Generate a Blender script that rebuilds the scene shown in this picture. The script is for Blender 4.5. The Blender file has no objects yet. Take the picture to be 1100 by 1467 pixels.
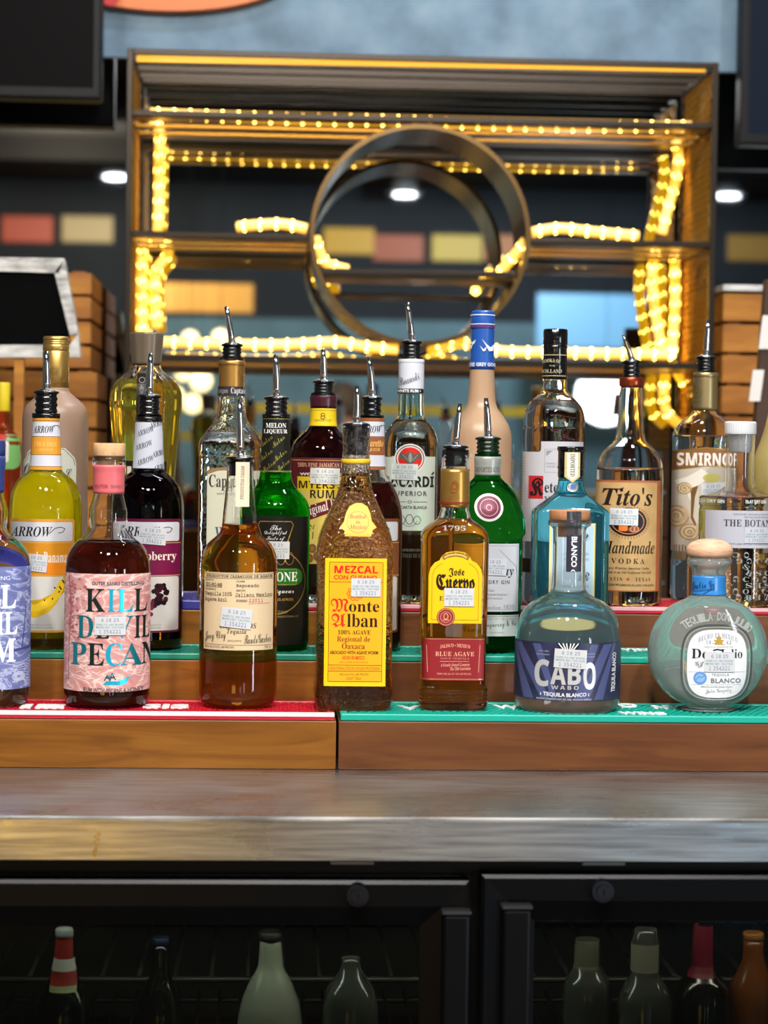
import bpy, bmesh, math, random
from mathutils import Vector, Matrix
from math import sin, cos, pi, radians, tan, sqrt, asin
random.seed(7)
sc = bpy.context.scene
COL = sc.collection
# ---------------------------------------------------------------- camera (image taken as 1100 x 1467)
F = 3000.0
YAW, PITCH, ROLL = radians(3.2), math.atan(83.5 / F), radians(0.8)
fw = Vector((sin(YAW) * cos(PITCH), cos(YAW) * cos(PITCH), -sin(PITCH)))
r0 = fw.cross(Vector((0, 0, 1))).normalized(); u0 = r0.cross(fw)
RT = r0 * cos(ROLL) + u0 * sin(ROLL); UP = u0 * cos(ROLL) - r0 * sin(ROLL)
YS = 2.0                                     # front edge of the lowest step
def ray(px, py): return fw + RT * ((px - 550) / F) + UP * ((733.5 - py) / F)
_d = ray(550, 1103)
CAM = Vector((-_d.x / _d.y * YS, 0, -_d.z / _d.y * YS))
def at(px, py, Y):                           # the point of the depth plane y = Y that the photograph shows at (px, py)
    d = ray(px, py); return CAM + d * (Y / d.y)
def onz(px, py, z):
    d = ray(px, py); return CAM + d * ((z - CAM.z) / d.z)
cam = bpy.data.cameras.new('camera'); camo = bpy.data.objects.new('camera', cam); COL.objects.link(camo)
camo.matrix_world = Matrix(((RT.x, UP.x, -fw.x, CAM.x), (RT.y, UP.y, -fw.y, CAM.y), (RT.z, UP.z, -fw.z, CAM.z), (0, 0, 0, 1)))
cam.sensor_fit = 'VERTICAL'; cam.sensor_height = 24; cam.lens = 24 * F / 1467
cam.clip_end = 60
cam.dof.use_dof = True; cam.dof.focus_distance = 2.12; cam.dof.aperture_fstop = (cam.lens / 1000) / 0.0125
sc.camera = camo
# ---------------------------------------------------------------- world, exposure, lights
def lin(c):
    if isinstance(c, str):
        c = c.lstrip('#'); c = [int(c[i:i + 2], 16) / 255 for i in (0, 2, 4)]
        return tuple(x / 12.92 if x <= .04045 else ((x + .055) / 1.055) ** 2.4 for x in c)
    return tuple(c)
w = bpy.data.worlds.new('world'); sc.world = w; w.use_nodes = True
w.node_tree.nodes['Background'].inputs[0].default_value = (.9, .95, 1, 1)
w.node_tree.nodes['Background'].inputs[1].default_value = 0.10
vs = sc.view_settings; vs.view_transform = 'Standard'; vs.look = 'None'; vs.gamma = 1; vs.use_curve_mapping = False
vs.exposure = -0.26
cy = sc.cycles
cy.max_bounces = 20; cy.transmission_bounces = 16; cy.glossy_bounces = 8; cy.diffuse_bounces = 2; cy.transparent_max_bounces = 20
cy.caustics_reflective = False; cy.caustics_refractive = True; cy.sample_clamp_indirect = 12; cy.blur_glossy = .3
cy.use_adaptive_sampling = True; cy.adaptive_threshold = .02; cy.use_denoising = True
ZC = 1.95                                    # ceiling height above the counter
def area(name, loc, target, size, power, col=(1, 1, 1), sy=None, shape='DISK'):
    l = bpy.data.lights.new(name, 'AREA'); l.shape = shape; l.size = size
    if sy: l.shape = 'RECTANGLE'; l.size_y = sy
    l.energy = power; l.color = col
    o = bpy.data.objects.new(name, l); COL.objects.link(o); o.location = loc
    o.rotation_euler = (Vector(target) - Vector(loc)).to_track_quat('-Z', 'Y').to_euler(); return o
area('key_lamp_a', (-.75, .75, 1.75), (-.1, 2.1, .12), .14, 30, (1, .96, .9))
area('key_lamp_b', (.55, .65, 1.75), (.1, 2.1, .12), .14, 34, (1, .98, .96))
area('key_lamp_c', (-.1, .5, 1.72), (0, 2.1, .1), .3, 50, (1, .97, .93))
area('top_lamp', (.45, 2.36, 1.7), (.3, 2.0, 0), .10, 16, (.97, .98, 1))
area('wall_washer', (.15, 2.75, 1.9), (.15, 3.48, 1.2), .9, 10.5, (.80, .89, 1), sy=.12)
area('streak_fill', (1.9, .1, .0), (.1, 2.1, .1), .22, 20, (.88, .94, 1), sy=.9)  # added upright strip light for the streaks on the bottles, no real window
area('warm_lip_fill', (-.72, -1.0, -.5), (-.3, 1.7, 0), .55, 5, (1, .6, .14), sy=.35)  # unseen warm light added for the gold reflection on the steel lip
area('cool_lip_fill', (.92, -1.0, -.5), (.3, 1.7, 0), .22, 2, (.5, .75, 1), sy=.35)  # unseen blue light added for the cool reflection on the lip
area('white_lip_fill', (.33, -1.0, -.5), (.1, 1.7, 0), .2, .9, (1, .97, .95), sy=.35)  # unseen white light added for the pale reflection on the lip
area('room_fill_c', (0, -.5, 1.85), (0, -2.6, .3), .3, 70, (1, .93, .82)); area('room_fill_a', (-1.2, -3.6, 1.8), (-1.0, -6, .9), .2, 110, (1, .88, .68)); area('room_fill_b', (1.4, -3.6, 1.8), (1.2, -6, .9), .2, 120, (.8, .92, 1))  # area lights added to brighten the room in the mirror

# ---------------------------------------------------------------- materials
_M = {}
def nodes(name):
    m = bpy.data.materials.new(name); m.use_nodes = True; nt = m.node_tree; nt.nodes.clear()
    return m, nt, nt.nodes.new('ShaderNodeOutputMaterial')
def pr(name, col, rough=.5, metal=0, spec=.5, emit=None, es=0, coat=0, trans=0, sss=0):
    if name in _M: return _M[name]
    m, nt, out = nodes(name); b = nt.nodes.new('ShaderNodeBsdfPrincipled')
    b.inputs['Base Color'].default_value = (*lin(col), 1); b.inputs['Roughness'].default_value = rough
    b.inputs['Metallic'].default_value = metal; b.inputs['Specular IOR Level'].default_value = spec
    b.inputs['Coat Weight'].default_value = coat; b.inputs['Transmission Weight'].default_value = trans
    if emit: b.inputs['Emission Color'].default_value = (*lin(emit), 1); b.inputs['Emission Strength'].default_value = es
    nt.links.new(b.outputs[0], out.inputs[0]); _M[name] = m; return m
def ink(c, rough=.42):                       # flat print on a label
    return pr('ink_' + c.strip('#') + ('' if rough == .42 else str(rough)), c, rough, spec=.3)
def foil(c, rough=.28): return pr('foil_' + c.strip('#'), c, rough, metal=.85)
def glass(name, col=(1, 1, 1), haze=0, hazecol=(1, 1, 1), rough=0, ior=1.38, bump=None, tl=0):
    if name in _M: return _M[name]
    m, nt, out = nodes(name); g = nt.nodes.new('ShaderNodeBsdfGlass')
    g.inputs['Color'].default_value = (*lin(col), 1); g.inputs['IOR'].default_value = ior; g.inputs['Roughness'].default_value = rough
    last = g
    if bump:
        tc = nt.nodes.new('ShaderNodeTexCoord'); mp = nt.nodes.new('ShaderNodeMapping'); mp.inputs['Scale'].default_value = bump[2] if len(bump) > 2 else (1, 1, 1)
        n = nt.nodes.new('ShaderNodeTexNoise'); n.inputs['Scale'].default_value = bump[0]; n.inputs['Detail'].default_value = 1
        bp = nt.nodes.new('ShaderNodeBump'); bp.inputs['Strength'].default_value = bump[1]; bp.inputs['Distance'].default_value = .003
        nt.links.new(tc.outputs['Object'], mp.inputs[0]); nt.links.new(mp.outputs[0], n.inputs[0]); nt.links.new(n.outputs[0], bp.inputs['Height'])
        nt.links.new(bp.outputs[0], g.inputs['Normal'])
    if haze:
        d = nt.nodes.new('ShaderNodeBsdfPrincipled'); d.inputs['Base Color'].default_value = (*lin(hazecol), 1); d.inputs['Roughness'].default_value = max(rough, .08)
        mx = nt.nodes.new('ShaderNodeMixShader'); mx.inputs[0].default_value = haze
        if bump: nt.links.new(bp.outputs[0], d.inputs['Normal'])
        nt.links.new(g.outputs[0], mx.inputs[1]); nt.links.new(d.outputs[0], mx.inputs[2]); last = mx
    nt.links.new(last.outputs[0], out.inputs[0]); _M[name] = m; return m
def liquid(name, col, haze=0, hazecol=None):
    if name in _M: return _M[name]
    m, nt, out = nodes(name); t = nt.nodes.new('ShaderNodeBsdfTransparent'); t.inputs[0].default_value = (*col, 1)
    last = t
    if haze:
        d = nt.nodes.new('ShaderNodeBsdfDiffuse'); d.inputs[0].default_value = (*(hazecol or col), 1)
        mx = nt.nodes.new('ShaderNodeMixShader'); mx.inputs[0].default_value = haze
        nt.links.new(t.outputs[0], mx.inputs[1]); nt.links.new(d.outputs[0], mx.inputs[2]); last = mx
    nt.links.new(last.outputs[0], out.inputs[0]); _M[name] = m; return m
def ramp_mat(name, cols, scale=(1, 1, 1), noise=5, detail=4, dist=0, rough=.5, metal=0, bump=0, kind='noise', coords='Object', rvar=None, spec=.4, lac=2):
    if name in _M: return _M[name]
    m, nt, out = nodes(name); N = nt.nodes.new
    b = N('ShaderNodeBsdfPrincipled'); tc = N('ShaderNodeTexCoord'); mp = N('ShaderNodeMapping'); mp.inputs['Scale'].default_value = scale
    if kind == 'wave':
        t = N('ShaderNodeTexWave'); t.inputs['Scale'].default_value = noise; t.inputs['Distortion'].default_value = dist; t.inputs['Detail'].default_value = detail; t.inputs['Detail Scale'].default_value = lac
        o = t.outputs['Fac']
    else:
        t = N('ShaderNodeTexNoise'); t.inputs['Scale'].default_value = noise; t.inputs['Detail'].default_value = detail; t.inputs['Distortion'].default_value = dist
        o = t.outputs[0]
    cr = N('ShaderNodeValToRGB'); els = cr.color_ramp.elements
    while len(els) > 1: els.remove(els[0])
    els[0].position = cols[0][0]; els[0].color = (*lin(cols[0][1]), 1)
    for p, c in cols[1:]:
        e = els.new(p); e.color = (*lin(c), 1)
    nt.links.new(tc.outputs[coords], mp.inputs[0]); nt.links.new(mp.outputs[0], t.inputs[0]); nt.links.new(o, cr.inputs[0]); nt.links.new(cr.outputs[0], b.inputs['Base Color'])
    b.inputs['Roughness'].default_value = rough; b.inputs['Metallic'].default_value = metal; b.inputs['Specular IOR Level'].default_value = spec
    if rvar:
        mr = N('ShaderNodeMapRange'); mr.inputs[3].default_value = rvar[0]; mr.inputs[4].default_value = rvar[1]; nt.links.new(o, mr.inputs[0]); nt.links.new(mr.outputs[0], b.inputs['Roughness'])
    if bump:
        bp = N('ShaderNodeBump'); bp.inputs['Strength'].default_value = bump; bp.inputs['Distance'].default_value = .002
        nt.links.new(o, bp.inputs['Height']); nt.links.new(bp.outputs[0], b.inputs['Normal'])
    nt.links.new(b.outputs[0], out.inputs[0]); _M[name] = m; return m
CHROME = pr('chrome', '#e8e8ea', .13, metal=1)
RUBBER = pr('black_rubber', '#0b0b0d', .22, spec=.6)
CLEAR = glass('clear_glass')

# ---------------------------------------------------------------- mesh helpers
def tag(o, label=None, cat=None, group=None, kind=None):
    if label: o['label'] = label
    if cat: o['category'] = cat
    if group: o['group'] = group
    if kind: o['kind'] = kind
    return o
def empty(name, loc=(0, 0, 0)):
    o = bpy.data.objects.new(name, None); COL.objects.link(o); o.location = loc; o.empty_display_size = .02; return o
def mobj(name, bm_or_me, mats, parent=None, smooth=False):
    if isinstance(bm_or_me, bmesh.types.BMesh):
        me = bpy.data.meshes.new(name); bm_or_me.to_mesh(me); bm_or_me.free()
    else: me = bm_or_me
    if not isinstance(mats, (list, tuple)): mats = [mats]
    if not me.materials:
        for m in mats: me.materials.append(m)
    if smooth: me.shade_smooth()
    o = bpy.data.objects.new(name, me); COL.objects.link(o)
    if parent:
        o.parent = parent
        p = Vector((0, 0, 0)); q = parent
        while q: p += q.location; q = q.parent
        o.location = -p                      # meshes are written in world coordinates
    return o
def box(bm, x0, x1, y0, y1, z0, z1, mi=0, bev=0):
    vs_ = [bm.verts.new((x, y, z)) for x in (x0, x1) for y in (y0, y1) for z in (z0, z1)]
    fs = [(0, 1, 3, 2), (4, 6, 7, 5), (0, 4, 5, 1), (2, 3, 7, 6), (0, 2, 6, 4), (1, 5, 7, 3)]
    ff = [bm.faces.new([vs_[i] for i in f]) for f in fs]
    for f in ff: f.material_index = mi
    if bev:
        es = list({e for f in ff for e in f.edges})
        bmesh.ops.bevel(bm, geom=es, offset=bev, segments=2, affect='EDGES', profile=.5, clamp_overlap=True)
def boxo(name, x0, x1, y0, y1, z0, z1, mat, parent=None, bev=0):
    bm = bmesh.new(); box(bm, x0, x1, y0, y1, z0, z1, 0, bev); return mobj(name, bm, mat, parent)
def prism(bm, pts, y0, y1, mi=0):            # polygon in (x, z), thickness in y
    a = [bm.verts.new((p[0], y0, p[1])) for p in pts]; b = [bm.verts.new((p[0], y1, p[1])) for p in pts]
    f1 = bm.faces.new(a); f2 = bm.faces.new(b[::-1]); n = len(pts); f1.material_index = f2.material_index = mi
    for i in range(n):
        f = bm.faces.new((a[i], b[i], b[(i + 1) % n], a[(i + 1) % n])); f.material_index = mi
    bmesh.ops.recalc_face_normals(bm, faces=bm.faces)
def tube(bm, pts, rad, seg=10, mi=0, cap=True):
    pts = [Vector(p) for p in pts]; n = len(pts); rr = rad if isinstance(rad, (list, tuple)) else [rad] * n
    rings = []; up = None
    for i, p in enumerate(pts):
        d = (pts[min(i + 1, n - 1)] - pts[max(i - 1, 0)]).normalized()
        if up is None: up = Vector((0, 1, 0)) if abs(d.y) < .9 else Vector((1, 0, 0))
        s = d.cross(up).normalized(); up = s.cross(d).normalized()
        rings.append([bm.verts.new(p + (s * cos(2 * pi * k / seg) + up * sin(2 * pi * k / seg)) * rr[i]) for k in range(seg)])
    for a, b in zip(rings, rings[1:]):
        for k in range(seg):
            f = bm.faces.new((a[k], a[(k + 1) % seg], b[(k + 1) % seg], b[k])); f.smooth = True; f.material_index = mi
    if cap:
        bm.faces.new(rings[0][::-1]).material_index = mi; bm.faces.new(rings[-1]).material_index = mi
def pchip(P, sub):                           # smooth rings between profile points
    n = len(P); out = []
    d = [[(P[i + 1][k] - P[i][k]) for k in range(len(P[0]))] for i in range(n - 1)]
    def slope(i, k):
        if i == 0 or i == n - 1: return d[0][k] if i == 0 else d[-1][k]
        h0 = abs(P[i][0] - P[i - 1][0]) + 1e-9; h1 = abs(P[i + 1][0] - P[i][0]) + 1e-9
        a, b = d[i - 1][k] / h0, d[i][k] / h1
        return 0 if a * b <= 0 else (2 * a * b / (a + b))
    for i in range(n - 1):
        h = abs(P[i + 1][0] - P[i][0]) + 1e-9
        for s in range(sub):
            t = s / sub; row = [P[i][0] + (P[i + 1][0] - P[i][0]) * t]
            for k in range(1, len(P[0])):
                m0 = slope(i, k) * (h if 0 < i else 1); m1 = slope(i + 1, k) * (h if i + 1 < n - 1 else 1)
                t2, t3 = t * t, t * t * t
                row.append((2 * t3 - 3 * t2 + 1) * P[i][k] + (t3 - 2 * t2 + t) * m0 + (-2 * t3 + 3 * t2) * P[i + 1][k] + (t3 - t2) * m1)
            out.append(row)
    out.append(list(P[-1])); return out
def sect(a, b, n, th, fl=None):
    c, s = cos(th), sin(th); e = 2.0 / n
    x = a * math.copysign(abs(s) ** e, s); y = -b * math.copysign(abs(c) ** e, c)
    if fl:
        k = 1 + fl[1] * cos(fl[0] * th); x *= k; y *= k
    return x, y
def lathe(bm, ax, ay, rings, seg=48, mi=0, flip=False, punt=0, capt=True, capb=True, flute=None, flat=False):
    """rings top to bottom: (z, a, b, n)"""
    R = []
    for z, a, b, n in rings:
        R.append([bm.verts.new((ax + p[0], ay + p[1], z)) for p in (sect(a, b, n, 2 * pi * k / seg, flute) for k in range(seg))])
    F_ = []
    for u, v in zip(R, R[1:]):
        for k in range(seg):
            q = (u[k], v[k], v[(k + 1) % seg], u[(k + 1) % seg])
            F_.append(bm.faces.new(q if not flip else q[::-1]))
    for f in F_: f.smooth = not flat
    if capt: F_.append(bm.faces.new(R[0] if not flip else R[0][::-1]))
    if capb:
        if punt:
            z, a, b, n = rings[-1]
            L2 = [bm.verts.new((ax + p[0], ay + p[1], z + .0015)) for p in (sect(a * .8, b * .8, n, 2 * pi * k / seg) for k in range(seg))]
            for k in range(seg): F_.append(bm.faces.new((R[-1][k], L2[k], L2[(k + 1) % seg], R[-1][(k + 1) % seg])))
            c = bm.verts.new((ax, ay, z + punt))
            for k in range(seg):
                f = bm.faces.new((L2[k], c, L2[(k + 1) % seg])); f.smooth = True; F_.append(f)
        else: F_.append(bm.faces.new(R[-1][::-1] if not flip else R[-1]))
    for f in F_: f.material_index = mi
# ---------------------------------------------------------------- text
STY = {'sb': (0x1D400, 0x1D41A, 0x1D7CE), 'si': (0x1D468, 0x1D482, 0x1D7CE), 'fr': (0x1D56C, 0x1D586, 0), 'sc': (0x1D4D0, 0x1D4EA, 0), 'nb': (0x1D5D4, 0x1D5EE, 0x1D7EC), 'mo': (0x1D670, 0x1D68A, 0x1D7F6)}
def uni(s, st):
    if st not in STY: return s
    U, l, d = STY[st]; o = ''
    for c in s:
        o += chr(U + ord(c) - 65) if 'A' <= c <= 'Z' else chr(l + ord(c) - 97) if 'a' <= c <= 'z' else chr(d + ord(c) - 48) if (c.isdigit() and d) else c
    return o
_T = {}
_tc = bpy.data.curves.new('lettering', 'FONT'); _to = bpy.data.objects.new('lettering', _tc); COL.objects.link(_to)
def glyphs(s, st='n', bold=0, sp=1):
    k = (s, st, bold, sp)
    if k not in _T:
        _tc.body = uni(s, st); _tc.offset = bold; _tc.resolution_u = 2; _tc.space_character = sp
        me = _to.to_mesh(); vs_ = [(v.co.x, v.co.y) for v in me.vertices]; fs = [tuple(p.vertices) for p in me.polygons]
        x0 = min(v[0] for v in vs_); x1 = max(v[0] for v in vs_); y0 = min(v[1] for v in vs_); y1 = max(v[1] for v in vs_)
        _T[k] = ([(v[0] - x0, v[1] - y0) for v in vs_], fs, x1 - x0, y1 - y0); _to.to_mesh_clear()
    return _T[k]
# ---------------------------------------------------------------- bottles
Z = {}                                        # heights of the three mats
def hpx(px, py, Y): return at(px, py, Y).z
class Bottle:
    """prof: (y, half width, n, depth ratio) in photograph pixels, top to bottom, on an upright axis at depth Y"""
    def __init__(s, name, label, cat, bx, Y, zb, prof, mat, group=None, seg=48, sub=3, wall=1.6, fill=None, liq=None, punt=.006, flute=None, body='glass_body'):
        s.Y = Y; s.bx = bx; s.zb = zb
        yb = prof[-1][0]; p = at(bx, yb, Y); s.ax = p.x; s.k = (at(bx + 1, yb, Y) - p).length
        zt = hpx(bx, prof[0][0], Y); zr = p.z; s._m = (zt - zb) / (zt - zr); s._zr = zr
        s.root = empty(name, (s.ax, Y, zb)); tag(s.root, label, cat, group)
        P = []
        for q in prof:
            n = q[2] if len(q) > 2 else 2; dr = q[3] if len(q) > 3 else 1
            P.append((s.z(q[0]), q[1] * s.k, q[1] * s.k * dr, n))
        s.R = pchip(P, sub)
        bm = bmesh.new(); lathe(bm, s.ax, Y, s.R, seg, punt=punt, flute=flute)
        wl = wall * s.k * 1.0
        if fill is not None:
            zf = s.z(fill)
            inn = [r for r in s.R if r[0] < s.R[0][0] - .0015 and r[0] > zf + .001]
            a, b, n = s.ab(zf)
            inn = [(r[0], max(r[1] - wl, .001), max(r[2] - wl, .001), r[3]) for r in inn] + [(zf, a - wl, b - wl, n)]
            if len(inn) > 1 and zf < s.R[0][0] - .006: lathe(bm, s.ax, Y, inn, seg, flip=True)
        s.glass = mobj(body, bm, mat, s.root)
        if liq is not None:
            zf = s.z(fill) if fill is not None else s.R[0][0] - .004; g = wl * 1.5
            a, b, n = s.ab(zf - .0006)
            lr = [(zf - .0006, a - g, b - g, n)] + [(r[0], r[1] - g, r[2] - g, r[3]) for r in s.R if zf - .001 > r[0] > zb + .009 and r[1] > g * 1.3]
            bm = bmesh.new(); lathe(bm, s.ax, Y, lr, 40); s.liq = mobj('liquid', bm, liq, s.root)
    def z(s, py): return s.zb + (hpx(s.bx, py, s.Y) - s._zr) * s._m
    def ab(s, z):
        R = s.R
        if z >= R[0][0]: return R[0][1:]
        for i in range(len(R) - 1):
            if R[i][0] >= z >= R[i + 1][0]:
                t = (R[i][0] - z) / max(R[i][0] - R[i + 1][0], 1e-9)
                return tuple(R[i][k] + (R[i + 1][k] - R[i][k]) * t for k in (1, 2, 3))
        return tuple(R[-1][1:])
    def collar(s, name, prof, mat, lab=None, parent=None, seg=40, flute=None, punt=0, flat=False):   # an own solid on the same axis (cap, cork, wrap); half widths in px
        P = pchip([(s.z(q[0]), q[1] * s.k, q[1] * s.k * (q[3] if len(q) > 3 else 1), q[2] if len(q) > 2 else 2) for q in prof], 2)
        bm = bmesh.new(); lathe(bm, s.ax, s.Y, P, seg, flute=flute, flat=flat)
        o = mobj(name, bm, mat, parent or s.root)
        if lab: o['label'] = lab
        return o
    def wrap(s, name, y0, y1, mat, off=.35, lab=None, bulge=()):   # a sleeve following the neck
        za, zb_ = s.z(y0), s.z(y1); o = off * s.k; n = 10; P = []
        for i in range(n + 1):
            z = za + (zb_ - za) * i / n; a, b, nn = s.ab(z); P.append((z, a + o, b + o, nn))
        Q = [(P[0][0], P[0][1] - o * 2.6, P[0][2] - o * 2.6, 2)] + P + [(P[-1][0], P[-1][1] - o * 2.6, P[-1][2] - o * 2.6, 2)]
        bm = bmesh.new(); lathe(bm, s.ax, s.Y, Q, 40, capt=False, capb=False); ob = mobj(name, bm, mat, s.root, False)
        if lab: ob['label'] = lab
        return ob
    def surf(s, dx, z, off):
        a, b, n = s.ab(z); t = dx / a; at_ = min(abs(t), 3)
        if at_ <= .85: x = at_ * a; y = b * (1 - at_ ** n) ** (1 / n)
        else:
            th0 = asin(.85 ** (n / 2)); e = .001; sl = (asin(.85 ** (n / 2)) - asin((.85 - e) ** (n / 2))) / e
            th = min(th0 + (at_ - .85) * sl, pi * .93); x = a * abs(sin(th)) ** (2 / n); y = math.copysign(b * abs(cos(th)) ** (2 / n), cos(th))
        gx = (x / a) ** (n - 1) / a; gy = math.copysign((abs(y) / b) ** (n - 1) / b, y); g = sqrt(gx * gx + gy * gy) or 1
        sx = 1 if t >= 0 else -1
        return Vector((s.ax + sx * (x + gx / g * off), s.Y - (y + gy / g * off), z))
    def pourer(s, yd, half, yr, tip, base=None, tube_r=4.2, col=None, ring=True, inside=False, tr=2.8):
        """flange at yd, rubber from yd down to yr"""
        k = s.k; pts = []; h = half * (.8 if inside else .86)
        n = 4; zt, zb_ = s.z(yd), s.z(yr)
        for i in range(n * 4 + 1):
            t = i / (n * 4); r = h * (1 + .06 * cos(t * n * 2 * pi)); pts.append((zt + (zb_ - zt) * t, r * k, r * k, 2))
        P = [(s.z(yd - 2.2), half * .84 * k, half * .84 * k, 2), (s.z(yd - 1.6), half * k, half * k, 2), (s.z(yd + .8), half * k, half * k, 2), (s.z(yd + 1.4), h * k, h * k, 2)] + pts[1:]
        bm = bmesh.new(); lathe(bm, s.ax, s.Y, P, 32); st = mobj('pour_spout', bm, col or RUBBER, s.root)
        if ring and not inside:
            bm = bmesh.new(); zr_ = s.z(yr - 5); zr2 = s.z(yr + 2); rr = half * 1.12 * k
            lathe(bm, s.ax, s.Y, [(zr_, rr * .94, rr * .94, 2), (zr_ - .0004, rr, rr, 2), (zr2 + .0004, rr, rr, 2), (zr2, rr * .94, rr * .94, 2)], 32); mobj('sealing_ring', bm, RUBBER, st)
        # metal dome and tube
        tube_r *= 1.12
        bm = bmesh.new(); D = [(yd - 7, tube_r), (yd - 5.5, tube_r + .6), (yd - 4.4, half * .62), (yd - 3, half * .86), (yd - 2, half * .93), (yd - 1.9, half * .6)]
        lathe(bm, s.ax, s.Y, pchip([(s.z(y), r * k, r * k, 2) for y, r in D], 2), 28)
        b0 = Vector((s.ax, s.Y, s.z(yd - 3))); tp = at(tip[0], tip[1], s.Y - .004); L = tp.z - b0.z
        pa = [b0.lerp(tp, t) + Vector(((b0.x - tp.x) * .35 * (t * (1 - t)), 0, 0)) for t in (0, .2, .5, .75, 1)]
        tube(bm, pa, [tube_r * k, tube_r * k, tube_r * .92 * k, tube_r * .78 * k, tr * k], 14)
        mobj('spout_tube', bm, CHROME, st)
        return st
class Lab:
    """print laid on a bottle: shapes in photograph pixels, layered outward"""
    def __init__(s, b, name='label', base=0, parent=None, prio=None):
        s.b = b; s.name = name; s.base = base; s.bm = bmesh.new(); s.mats = []; s.parent = parent or b.root; s.mx = 0
    def mi(s, m):
        if isinstance(m, str): m = ink(m)
        if m not in s.mats: s.mats.append(m)
        return s.mats.index(m)
    def poly(s, pts, m, lay=1):
        try:
            f = s.bm.faces.new([s.bm.verts.new((p[0], p[1], lay)) for p in pts]); f.material_index = s.mi(m)
        except ValueError: pass
        return s
    def rect(s, x0, y0, x1, y1, m, r=0, lay=1, rot=0):
        if r:
            P = [];
            for cx, cy_, a0 in ((x1 - r, y1 - r, 0), (x0 + r, y1 - r, 90), (x0 + r, y0 + r, 180), (x1 - r, y0 + r, 270)):
                P += [(cx + r * cos(radians(a0 + q)), cy_ + r * sin(radians(a0 + q))) for q in (0, 30, 60, 90)]
        else: P = [(x0, y0), (x1, y0), (x1, y1), (x0, y1)]
        if rot:
            cx, cy_ = (x0 + x1) / 2, (y0 + y1) / 2; c, q = cos(radians(rot)), sin(radians(rot)); P = [(cx + (x - cx) * c - (y - cy_) * q, cy_ + (x - cx) * q + (y - cy_) * c) for x, y in P]
        return s.poly(P, m, lay)
    def ell(s, cx, cy_, rx, ry, m, lay=1, n=28):
        return s.poly([(cx + rx * cos(2 * pi * k / n), cy_ + ry * sin(2 * pi * k / n)) for k in range(n)], m, lay)
    def line(s, pts, w_, m, lay=2):
        for (xa, ya), (xb, yb) in zip(pts, pts[1:]):
            L = math.hypot(xb - xa, yb - ya) or 1; nx, ny = -(yb - ya) / L * w_ / 2, (xb - xa) / L * w_ / 2
            s.poly([(xa + nx, ya + ny), (xb + nx, yb + ny), (xb - nx, yb - ny), (xa - nx, ya - ny)], m, lay)
        return s
    def frame(s, x0, y0, x1, y1, w_, m, lay=2): return s.line([(x0, y0), (x1, y0), (x1, y1), (x0, y1), (x0, y0)], w_, m, lay)
    def ring(s, cx, cy_, rx, ry, w_, m, lay=2, a0=0, a1=360, n=32):
        return s.line([(cx + rx * cos(radians(a0 + (a1 - a0) * k / n)), cy_ + ry * sin(radians(a0 + (a1 - a0) * k / n))) for k in range(n + 1)], w_, m, lay)
    def text(s, t, x0, x1, y0, y1, m, st='n', bold=0, lay=3, rot=0, sp=1, shear=0, arc=0):
        V, Fs, wd, ht = glyphs(t, st, bold, sp); sx = (x1 - x0) / wd if x1 is not None else (y1 - y0) / ht; sy = (y1 - y0) / ht
        if x1 is None: x1 = x0 + wd * sx
        cx, cy_ = (x0 + x1) / 2, (y0 + y1) / 2; c, q = cos(radians(rot)), sin(radians(rot)); mi = s.mi(m); W_ = (x1 - x0) / 2
        vv = []
        for x, y in V:
            px = x0 + x * sx + y * sy * shear; py = y1 - y * sy
            if arc: tt = (px - cx) / W_; py += arc * tt * tt
            dx, dy = px - cx, py - cy_; vv.append(s.bm.verts.new((cx + dx * c - dy * q, cy_ + dx * q + dy * c, lay)))
        for f in Fs:
            try: s.bm.faces.new([vv[i] for i in f]).material_index = mi
            except ValueError: pass
        return s
    def build(s, label=None, flat=False):
        b = s.b; bm = s.bm; k = b.k
        xs = [v.co.x for v in bm.verts]; ys = [v.co.y for v in bm.verts]; x0, x1, y0, y1 = min(xs), max(xs), min(ys), max(ys)
        pcx, pcy = (x0 + x1) / 2, (y0 + y1) / 2; pcx = max(min(pcx, 1100), 0)
        zc = b.z(pcy); a, bb, n = b.ab(zc); p = at(pcx, pcy, b.Y - bb); kf = k * (b.Y - bb) / b.Y
        st = 3.5
        if True:
            g = math.floor(x0 / st) * st
            while g < x1:
                bmesh.ops.bisect_plane(bm, geom=bm.verts[:] + bm.edges[:] + bm.faces[:], plane_co=(g, 0, 0), plane_no=(1, 0, 0), dist=1e-5); g += st
        if y1 - y0 > 6:
            zs = [r[0] for r in b.R]
            g = math.floor(y0 / 9) * 9
            while g < y1:
                a1 = b.ab(b.z(g))[0]
                bmesh.ops.bisect_plane(bm, geom=bm.verts[:] + bm.edges[:] + bm.faces[:], plane_co=(0, g, 0), plane_no=(0, 1, 0), dist=1e-5); g += 9
        for v in bm.verts:
            z = p.z - (v.co.y - pcy) * kf; off = .00030 + s.base + v.co.z * .00007
            v.co = b.surf(p.x - b.ax + (v.co.x - pcx) * kf, z, off)
        bmesh.ops.recalc_face_normals(bm, faces=bm.faces)
        for f in bm.faces:
            f.normal_update(); c = f.calc_center_median()
            if f.normal.x * (c.x - b.ax) + f.normal.y * (c.y - b.Y) < 0: f.normal_flip()
        bmesh.ops.triangulate(bm, faces=bm.faces[:])
        o = mobj(s.name, bm, s.mats, s.parent)
        if label: o['label'] = label
        return o
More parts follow.
